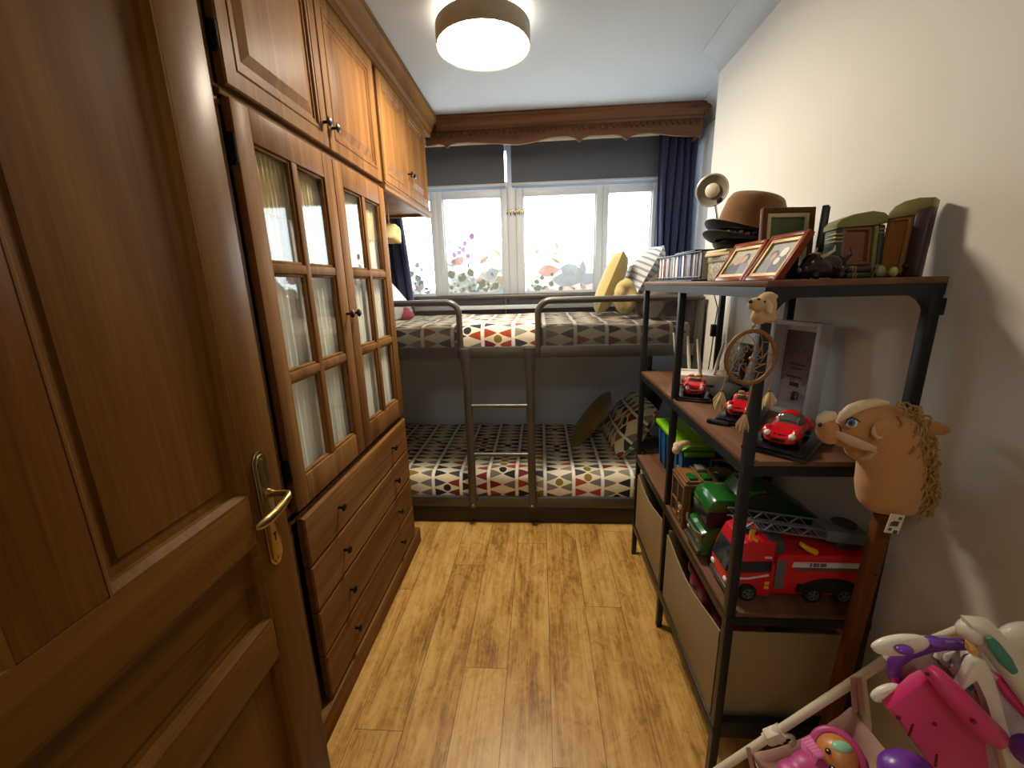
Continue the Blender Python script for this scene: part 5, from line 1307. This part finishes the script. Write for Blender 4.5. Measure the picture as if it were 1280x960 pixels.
for x, z, s_ in ((.006, .013, .003), (-.006, .002, .002), (-.007, -.003, .002), (.001, .001, .0055), (-.005, -.012, .003), (.006, -.0165, .004)): b.box(x-s_, x+s_, -.0012, -.0005, z-s_, z+s_, T=T)
part('tag_print', b, pm('tag_ink', '4c463e', .7), tgo)

# ---------------------------------------------------------------- dolls' pushchair
def B3(px, py, y): return at(px, py, 1, y)
cream_tube = pm('cream_tube', 'd4cab4', .35); pink_cloth = fabric('pink_cotton', 'b08a7e', 200, .9, .06); pink_pl = pm('pink_plastic', 'c09088', .4)
dp = thing('doll_pushchair', 'white tubed dolls pushchair with a pink fabric seat at the shelf end', 'toy pushchair', (.50, .66, 0))
a0, a1, a2 = B3(893, 966, .745), B3(1112, 822, .700), B3(1225, 778, .640)
b = MB(); b.tube([a0, a0+(a1-a0)*.5, a1, a2], .0085, 14); part('handle_tube', b, cream_tube, dp)
b = MB(); b.tube([a0, Vector((a0.x-.10, a0.y-.02, .04)), Vector((a0.x-.13, a0.y-.02, .012))], .0085, 12); part('front_tube', b, cream_tube, dp)
s0 = a0+(a1-a0)*.86
b = MB(); b.tube([s0, B3(1084, 905, .69), Vector((B3(1090, 960, .68).x, .68, .012))], .008, 12); part('rear_tube', b, cream_tube, dp)
c0 = B3(967, 918, .727)
b = MB(); dd = (a1-a0).normalized(); b.cyl(c0-dd*.022, c0+dd*.022, .0125, n=16); b.box(-.018, .018, -.013, .010, -.014, .014, .004, T=T4(c0, 0, -33, 0)); part('slide_clip', b, cream_tube, dp)
b = MB(); c1_ = B3(984, 926, .715); b.tube(arc(c1_, .014, -60, 200, 10), .005, 10); part('hook', b, cream_tube, dp)
# hanging seat
K = [B3(938, 940, .742), B3(1064, 884, .705), B3(1122, 955, .59), B3(975, 1030, .58)]
b = MB()
def seat(u, v):
    p = K[0]*(1-u)*(1-v)+K[1]*u*(1-v)+K[2]*u*v+K[3]*(1-u)*v
    s_ = 16*u*(1-u)*v*(1-v)
    e_ = 4*u*(1-u)*(1-v)*(1-v)
    return p+Vector((0, 0, -.085*s_**.6-.028*e_))
b.surf(seat, 24, 20)
so = part('fabric_seat', b, pink_cloth, dp, ang=80); mo = so.modifiers.new('thick', 'SOLIDIFY'); mo.thickness = .003
for (p, q) in ((B3(1066, 846, .690), B3(1069, 890, .685)), (B3(1073, 846, .690), B3(1078, 893, .68)), (B3(935, 934, .728), B3(941, 962, .720))):
    b = MB(); b.bar(p, q, .010, .003, .001, up=(0, 1, 0)); part('strap', b, pink_cloth, dp)
for x, y in ((a0.x-.13, a0.y-.02), (B3(1090, 960, .68).x, .68)):
    wheel(dp, (x, y-.008, .026), (x, y+.012, .026), .026, cream_tube)
# doll lying in the seat
dh = B3(1046, 944, .645)
do = thing('baby_doll', 'baby doll in a pink hood lying in the pushchair seat', 'doll', (dh.x, dh.y, dh.z-.05))
doll_skin = pm('doll_vinyl', 'c08040', .35, 0, .03); doll_pink = pm('doll_hood_pink', 'b03c78', .4, 0, .08)
b = MB(); b.ell(dh, (.036, .034, .036)); hd = part('head', b, doll_skin, do)
up_ = Vector((-.10, -.75, .65)).normalized()
for ex, ey in ((1027, 935), (1043, 954)):
    p = B3(ex, ey, .645); d_ = (Vector((0, 0, H))-p).normalized(); p = dh+((p-dh)+d_*.030).normalized()*.0352
    b = MB(); b.ell(p, .0052); e1 = part('eye', b, black_plastic, hd)
    b = MB(); b.ell(p+d_*.004+Vector((-.0012, 0, .002)), .0016); part('eye_glint', b, lamp_white, e1)
p = B3(1058, 925, .645); d_ = (Vector((0, 0, H))-p).normalized(); n_ = ((p-dh)+d_*.024).normalized()
Mq = n_.to_track_quat('Z', 'Y').to_matrix()
b = MB(); b.ell(dh+n_*.031, (.018, .011, .007), T=Mq); part('mint_patch', b, pm('mint_vinyl', '8cc4a8', .35), hd)
d_ = (Vector((0, 0, H))-dh).normalized(); Mh2 = d_.to_track_quat('Z', 'Y').to_matrix().to_4x4(); Mh2.translation = dh
b = MB(); b.tube([Mh2 @ Vector((.038*math.cos(2*math.pi*k/28), .038*math.sin(2*math.pi*k/28), .004)) for k in range(28)], .008, 10, closed=True)
b.lathe([(.038, .002), (.042, -.012), (.034, -.032), (.001, -.044)], 28, T=Mh2, cap=False)
part('hood', b, doll_pink, do, ang=60)
b = MB(); b.ell(dh+Vector((-.050, -.012, -.018)), (.040, .030, .024)); b.ell(dh+Vector((-.085, -.02, -.028)), (.035, .028, .020)); b.ell(dh+Vector((-.03, -.035, -.012)), (.022, .012, .012)); part('body', fuse(b, .005, 4), doll_pink, do)
b = MB()
for k in range(6): b.tube([dh+Vector((-.036, -.01+.006*k, .012)), dh+Vector((-.052, -.016+.007*k, .018-.003*k)), dh+Vector((-.058, -.02+.006*k, -.004))], [.005, .005, .002], 8)
part('hair', b, pm('doll_pink_hair', 'd878a8', .4), do)

# ---------------------------------------------------------------- pink and white toddler activity walker
def W(px, py, y=.56): return at(px, py, 1, y)
hot_pink = pm('hot_pink_plastic', 'cc2c6c', .3, 0, .04, coat=.2); tw = pm('toy_ivory', 'd8cebc', .3, 0, .03); lilac = pm('lilac_plastic', 'ccb8c8', .4); purple = pm('purple_plastic', '6a3494', .3); teal = pm('teal_grip', '3c8070', .5)
wk = thing('toy_walker', 'pink, white and purple plastic toddler activity toy in the near right corner', 'toy', (.62, .5, 0))
def disc(c_, rx, rz, tilt, th, mt, name, yaw=0):
    b = MB(); T = T4(c_, 68, 0, 0) if False else Matrix.Translation(c_) @ Euler((R(0), R(tilt), R(yaw))).to_matrix().to_4x4()
    n = 36
    prof = [(.001, th/2), (.85, th/2), (.97, th*.3), (1, 0), (.97, -th*.3), (.85, -th/2), (.001, -th/2)]
    b.surf(lambda a, t: T @ Vector((prof[round(t*6)][0]*rx*math.cos(2*math.pi*a), prof[round(t*6)][1], prof[round(t*6)][0]*rz*math.sin(2*math.pi*a))), n, 6, closed_u=True)
    return part(name, b, mt, wk, ang=50)
disc(W(1125, 806, .545), .040, .0165, -11, .012, tw, 'rim_disc')
disc(W(1108, 866, .545), .024, .0125, -32, .010, tw, 'rim_disc')
b = MB(); b.tube([W(1124, 862, .565), W(1117, 843, .565), W(1119, 828, .565), W(1133, 817, .565), W(1155, 809, .563), W(1178, 805, .56), W(1208, 806, .55)], [.004, .0065, .0075, .0075, .0075, .007, .006], 12, flat=1.6, up=(0, 1, 0)); part('purple_arch', b, purple, wk)
b = MB(); b.ell(W(1130, 812, .534), (.013, .008, .006)); part('purple_clip', b, purple, wk)
b = MB(); b.ell(W(1168, 802, .548), (.014, .010, .007)); part('purple_clip', b, purple, wk)
b = MB(); b.prism([(W(x, y, .57).x, W(x, y, .57).z) for x, y in ((1119, 838), (1135, 822), (1165, 812), (1205, 811), (1222, 822), (1225, 858), (1160, 880), (1132, 872))], 1, .570, .60, bev=.006); part('back_panel', b, pm('pearl_panel', 'b8aaa0', .35), wk)
b = MB(); b.tube([W(1117, 845, .562), W(1124, 868, .56), W(1132, 888, .556)], [.005, .007, .006], 10); part('side_trim', b, hot_pink, wk)
for o_ in (0, 8):
    b = MB(); b.tube([W(1171+o_, 822+o_*.9, .562), W(1176+o_, 813+o_*.8, .562), W(1190+o_, 809+o_*.8, .562), W(1212, 812+o_*.9, .56)], .0045, 10); part('panel_rib', b, tw, wk)
# pink seat block
poly = [(1111, 888), (1150, 857), (1161, 848), (1200, 880), (1233, 918), (1236, 960), (1240, 1010), (1195, 1010), (1168, 962)]
F0 = .525
b = MB(); b.prism([(W(x, y, F0).x, W(x, y, F0).z) for x, y in poly], 1, F0, F0+.018, bev=.006); blk = part('pink_block', b, hot_pink, wk, ang=40)
b = MB(); b.tube([W(1160, 834, .512), W(1168, 842, .505), W(1190, 866, .500), (W(1220, 899, .498)), W(1240, 918, .500), W(1246, 926, .505)], [.007, .0115, .015, .017, .017, .010], 18); part('pink_roll', b, hot_pink, wk, ang=70)
for x, y, y2 in ((1123, 897, F0), (1168, 905, F0), (1217, 902, .482), (1159, 842, .495)):
    b = MB(); c_ = W(x, y, y2); b.ell(c_, (.0045, .0022, .0035), T=Euler((0, R(45), 0)).to_matrix()); part('screw_hole', b, pm('dark_pink_hole', '5c1030', .6), blk)
for (p, q) in (((1141, 905), (1136, 920)), ((1171, 943), (1169, 958))):
    b = MB(); b.bar(W(*p, F0-.0003), W(*q, F0-.0003), .003, .002); part('slot', b, pm('dark_pink_hole', '5c1030', .6), blk)
# ivory handle with teal grip
b = MB(); hl = [W(1207, 790, .545), W(1213, 782, .545), W(1223, 784, .543), W(1240, 803, .538), W(1258, 826, .532), W(1276, 850, .525), W(1300, 885, .515), W(1318, 915, .51)]
b.tube(hl, [.004, .0150, .018, .018, .0175, .017, .016, .014], 18); b.ell(W(1217, 789, .544), (.0205, .018, .0175)); hn = part('handle', b, tw, wk, ang=70)
b = MB(); b.tube([W(1236, 797, .522), W(1242, 806, .519), W(1256, 825, .514), W(1268, 840, .510)], [.004, .008, .009, .005], 12, flat=.6, up=(1, 0, 0)); part('grip_inset', b, teal, hn)
b = MB(); c_ = W(1279, 806, .535); b.tube([c_+Vector((.021*math.cos(2*math.pi*k/24), 0, .021*math.sin(2*math.pi*k/24))) for k in range(24)], .0150, 14, closed=True); part('ivory_ring', b, tw, wk, ang=70)
b = MB(); b.tube([W(1232, 842, .545), W(1245, 846, .54), W(1262, 868, .53), W(1285, 895, .525)], [.005, .007, .008, .007], 10); part('pink_edge', b, hot_pink, wk)
b = MB(); b.prism([(W(x, y, .535).x, W(x, y, .535).z) for x, y in ((1200, 850), (1216, 830), (1228, 824), (1240, 845), (1300, 880), (1310, 1010), (1258, 1010), (1240, 900))], 1, .535, .56, bev=.004); part('lilac_panel', b, lilac, wk)
b = MB(); b.prism([(W(x, y, .515).x, W(x, y, .515).z) for x, y in ((1198, 860), (1214, 828), (1222, 822), (1232, 825), (1241, 842), (1247, 870), (1256, 905), (1270, 945), (1280, 1000), (1264, 1000), (1252, 940), (1240, 905), (1230, 872), (1224, 850), (1218, 842), (1206, 862))], 1, .512, .526, bev=.004); br = part('white_bracket', b, tw, wk, ang=60)
b = MB(); b.prism([(W(x, y, .533).x, W(x, y, .533).z) for x, y in ((1206, 855), (1213, 846), (1220, 856), (1214, 864))], 1, .5325, .5355); b.prism([(W(x, y, .533).x, W(x, y, .533).z) for x, y in ((1220, 866), (1225, 862), (1230, 872), (1226, 876))], 1, .5325, .5355); part('blue_sticker', b, pm('sticker_blue', '2c78b4', .4), br)
b = MB(); b.ell(W(1200, 830, .555), (.009, .009, .008)); b.ell(W(1197, 840, .553), (.006, .006, .010)); b.ell(W(1193, 834, .552), (.005, .005, .006)); part('white_knob', b, tw, wk)
b = MB(); b.cyl(W(1183, 827, .562), W(1183, 827, .558), .008, n=16); part('round_button', b, pm('grey_plastic', '6a665e', .5), wk)
b = MB(); b.tube([W(1207, 800, .53), W(1213, 809, .526), W(1217, 815, .525)], [.001, .006, .006], 8); part('orange_peg', b, pm('orange_peg', 'd8a050', .4), wk)
b = MB(); b.ell(W(1135, 966, .50), (.040, .03, .026)); part('purple_wheel', b, purple, wk)
b = MB(); b.ell(W(1284, 938, .50), (.018, .018, .022)); part('purple_wheel', b, purple, wk)
for x in (.53, .70):
    b = MB(); b.tube([(x, .555, .42), (x, .56, .25), (x-.02, .56, .02)], [.018, .016, .018], 12); b.ell((x-.02, .56, .018), (.03, .05, .0175)); part('leg', b, tw, wk, ang=60)

# ---------------------------------------------------------------- floral film on the window panes
petal_v = pm('film_violet', 'b49ccc', .6, 0, .2, 40); leaf_g = pm('film_grey_green', '8c9c94', .6, 0, .25, 40); leaf_t = pm('film_tan', 'ccbca4', .6, 0, .2, 40); wash_b = pm('film_pale_blue', 'b8c8dc', .6, 0, .1, 20); wash_p = pm('film_pale_pink', 'dcc0c0', .6, 0, .1, 20); leaf_y = pm('film_yellow', 'd0cc98', .6, 0, .2, 40)
def film_material(m_):
    "printed film: mostly opaque ink, a little daylight glows through"
    nt = m_.node_tree; pr = [n for n in nt.nodes if n.type == 'BSDF_PRINCIPLED'][0]
    col = pr.inputs['Base Color'].links[0].from_socket
    df = nt.nodes.new('ShaderNodeBsdfDiffuse'); nt.links.new(col, df.inputs[0]); tl = nt.nodes.new('ShaderNodeBsdfTranslucent'); nt.links.new(col, tl.inputs[0])
    tr = nt.nodes.new('ShaderNodeBsdfTransparent'); nt.links.new(col, tr.inputs[0])
    a = nt.nodes.new('ShaderNodeMixShader'); a.inputs[0].default_value = .045; nt.links.new(df.outputs[0], a.inputs[1]); nt.links.new(tl.outputs[0], a.inputs[2])
    mx = nt.nodes.new('ShaderNodeMixShader'); mx.inputs[0].default_value = FILM; nt.links.new(a.outputs[0], mx.inputs[1]); nt.links.new(tr.outputs[0], mx.inputs[2])
    out = [n for n in nt.nodes if n.type == 'OUTPUT_MATERIAL'][0]; nt.links.new(mx.outputs[0], out.inputs[0])
FILM = .02
for m_ in (petal_v, leaf_g, leaf_t, wash_b, wash_p, leaf_y): film_material(m_)
def wash(name, cols, dens, seed):
    "watercolour wash of the film, dense at the sill and broken into blots higher up"
    g = G(name); v = g.coord('UV'); x, y, _ = g.xyz(v)
    vv = g.node('ShaderNodeVectorMath', {0: v, 1: (seed, seed*.7, 0)}, operation='ADD').outputs[0]
    n = g.noise(vv, 14, 5, .65, .8); n2 = g.noise(vv, 5, 3, .5, .4)
    col = g.ramp(n2, cols)
    a = g.M('ADD', g.M('MULTIPLY', g.M('SUBTRACT', n, .5), 2.2), g.M('SUBTRACT', dens, g.M('MULTIPLY', y, 3.6)), None, True)
    a = g.M('SUBTRACT', 1.0, g.M('POWER', g.M('SUBTRACT', 1.0, a), 4.0))
    df = g.node('ShaderNodeBsdfDiffuse', (col,)); tl = g.node('ShaderNodeBsdfTranslucent', (col,)); t = g.node('ShaderNodeBsdfTransparent')
    m1 = g.node('ShaderNodeMixShader', (.035, df.outputs[0], tl.outputs[0])); m2 = g.node('ShaderNodeMixShader', (g.M('MULTIPLY', a, .985), t.outputs[0], m1.outputs[0]))
    g.lk(m2.outputs[0], g.out.inputs[0]); return g.m
FM = [petal_v, leaf_g, leaf_t, wash_b, wash_p, leaf_y]
def leaf(b, c_, l_, w_, ang_, m_, y):
    n = 10; pts = []
    for k in range(n+1):
        t = k/n; pts.append((l_*t, w_*math.sin(math.pi*t**.8)))
    for k in range(n-1, 0, -1):
        t = k/n; pts.append((l_*t, -w_*math.sin(math.pi*t**.8)))
    ca, sa = math.cos(R(ang_)), math.sin(R(ang_))
    b.face([b.v((c_[0]+p*ca-q*sa, y, c_[1]+p*sa+q*ca)) for p, q in pts], m_)
def film(lb, x0, x1, seed, items, nl, gz, cols, dens):
    b = MB(); rs = random.Random(seed); y = 3.1368
    b.face([b.v(q) for q in ((x0, 3.1372, 1.286), (x1, 3.1372, 1.286), (x1, 3.1372, 1.70), (x0, 3.1372, 1.70))], 6, [(x0, 0), (x1, 0), (x1, .414), (x0, .414)])
    for px, py, l_, w_, a_, m_ in items:
        c_ = at(px, py, 1, 3.137); q_ = .62 if m_ in (0, 1) else .85; leaf(b, (c_.x, c_.z), l_*q_, w_*q_, a_, m_, y); y -= .00004
    for k in range(int(nl*2.4)):
        xx = rs.uniform(x0+.01, x1-.05); zz = 1.325+abs(rs.gauss(0, gz)); l_ = rs.uniform(.015, .042)
        leaf(b, (xx, zz), l_, l_*rs.uniform(.2, .4), rs.uniform(0, 180), rs.choice([1, 1, 1, 3, 4]), y); y -= .00004
    b.bm.verts.ensure_lookup_table()
    for v in b.bm.verts: v.co.x = min(max(v.co.x, x0), x1); v.co.z = max(v.co.z, 1.286)
    solo('window_film', b, FM+[wash('film_wash_%d' % seed, cols, dens, seed*3.1)], lb, 'window film', ((x0+x1)/2, 3.1365, 1.286), 'printed flower films on the window panes', ang=None)
V_ = [(588, 300, .09, .03, 60, 0), (590, 298, .07, .03, 100, 0), (584, 306, .07, .03, 150, 0), (578, 316, .08, .03, 70, 0), (570, 322, .08, .03, 120, 0), (582, 322, .07, .03, 30, 0), (575, 330, .10, .03, 160, 4), (572, 318, .06, .03, 40, 0), (565, 328, .08, .03, 20, 0), (576, 312, .05, .02, 120, 0), (596, 296, .035, .012, 70, 0), (604, 292, .03, .01, 40, 1), (608, 288, .025, .008, 60, 1), (562, 305, .05, .012, 110, 1), (560, 292, .03, .008, 80, 1), (566, 284, .025, .008, 20, 1), (570, 330, .09, .04, 40, 4), (560, 345, .10, .05, 20, 1), (575, 352, .12, .05, 60, 1), (590, 345, .10, .04, 110, 1), (600, 330, .11, .02, 40, 2), (618, 312, .08, .018, -45, 2), (608, 345, .12, .05, 20, 3), (622, 345, .09, .03, -60, 2), (598, 355, .12, .05, 10, 1), (615, 360, .10, .04, 30, 1), (585, 335, .07, .012, 80, 1)]
film('pane film with violet blossom and grey leaves, in the pane left of the centre post', -.69, -.27, 1, V_, 26, .06, [(.35, '8c9890'), (.5, 'b8c4c0'), (.62, 'd8ccd8')], 1.2)
film('pane film with green leaves in the pane next to the left curtain', -1.10, -.785, 2, [(520, 335, .08, .03, 60, 0), (528, 340, .06, .02, 100, 0), (510, 345, .10, .04, 30, 1), (525, 352, .10, .04, 120, 1), (530, 360, .10, .05, 150, 3)], 14, .05, [(.35, '8c9c8c'), (.5, 'a8b8a8'), (.65, 'd0c8d8')], .6)
film('pane film with blue wash and brown leaves, in the pane right of the centre post', -.105, .40, 3, [(672, 318, .06, .022, 110, 2), (674, 322, .05, .01, 80, 3), (688, 322, .12, .014, -30, 2), (690, 318, .07, .012, 10, 3), (697, 312, .07, .016, 105, 2), (680, 335, .10, .02, 0, 2), (672, 340, .20, .05, 5, 4), (700, 335, .22, .06, -15, 3), (690, 350, .30, .06, 0, 3), (720, 350, .22, .05, 5, 3), (728, 345, .14, .03, 90, 3), (670, 355, .06, .03, 70, 1), (678, 350, .06, .025, 100, 1), (688, 358, .07, .03, 70, 1), (690, 345, .04, .02, 90, 1), (668, 362, .10, .04, 20, 1)], 8, .02, [(.35, 'b8c4d4'), (.5, 'd4d8e0'), (.62, 'e0ccc8')], 1.1)
film('pane film with a yellow leaf, in the pane beside the right curtain', .475, .775, 4, [(762, 325, .10, .035, 30, 5), (765, 330, .09, .02, -50, 3), (760, 345, .10, .05, 60, 4), (758, 358, .14, .04, 10, 2), (775, 355, .10, .03, 40, 5)], 4, .03, [(.35, 'c4ccd4'), (.5, 'dcdcd8'), (.62, 'e0d0cc')], .45)
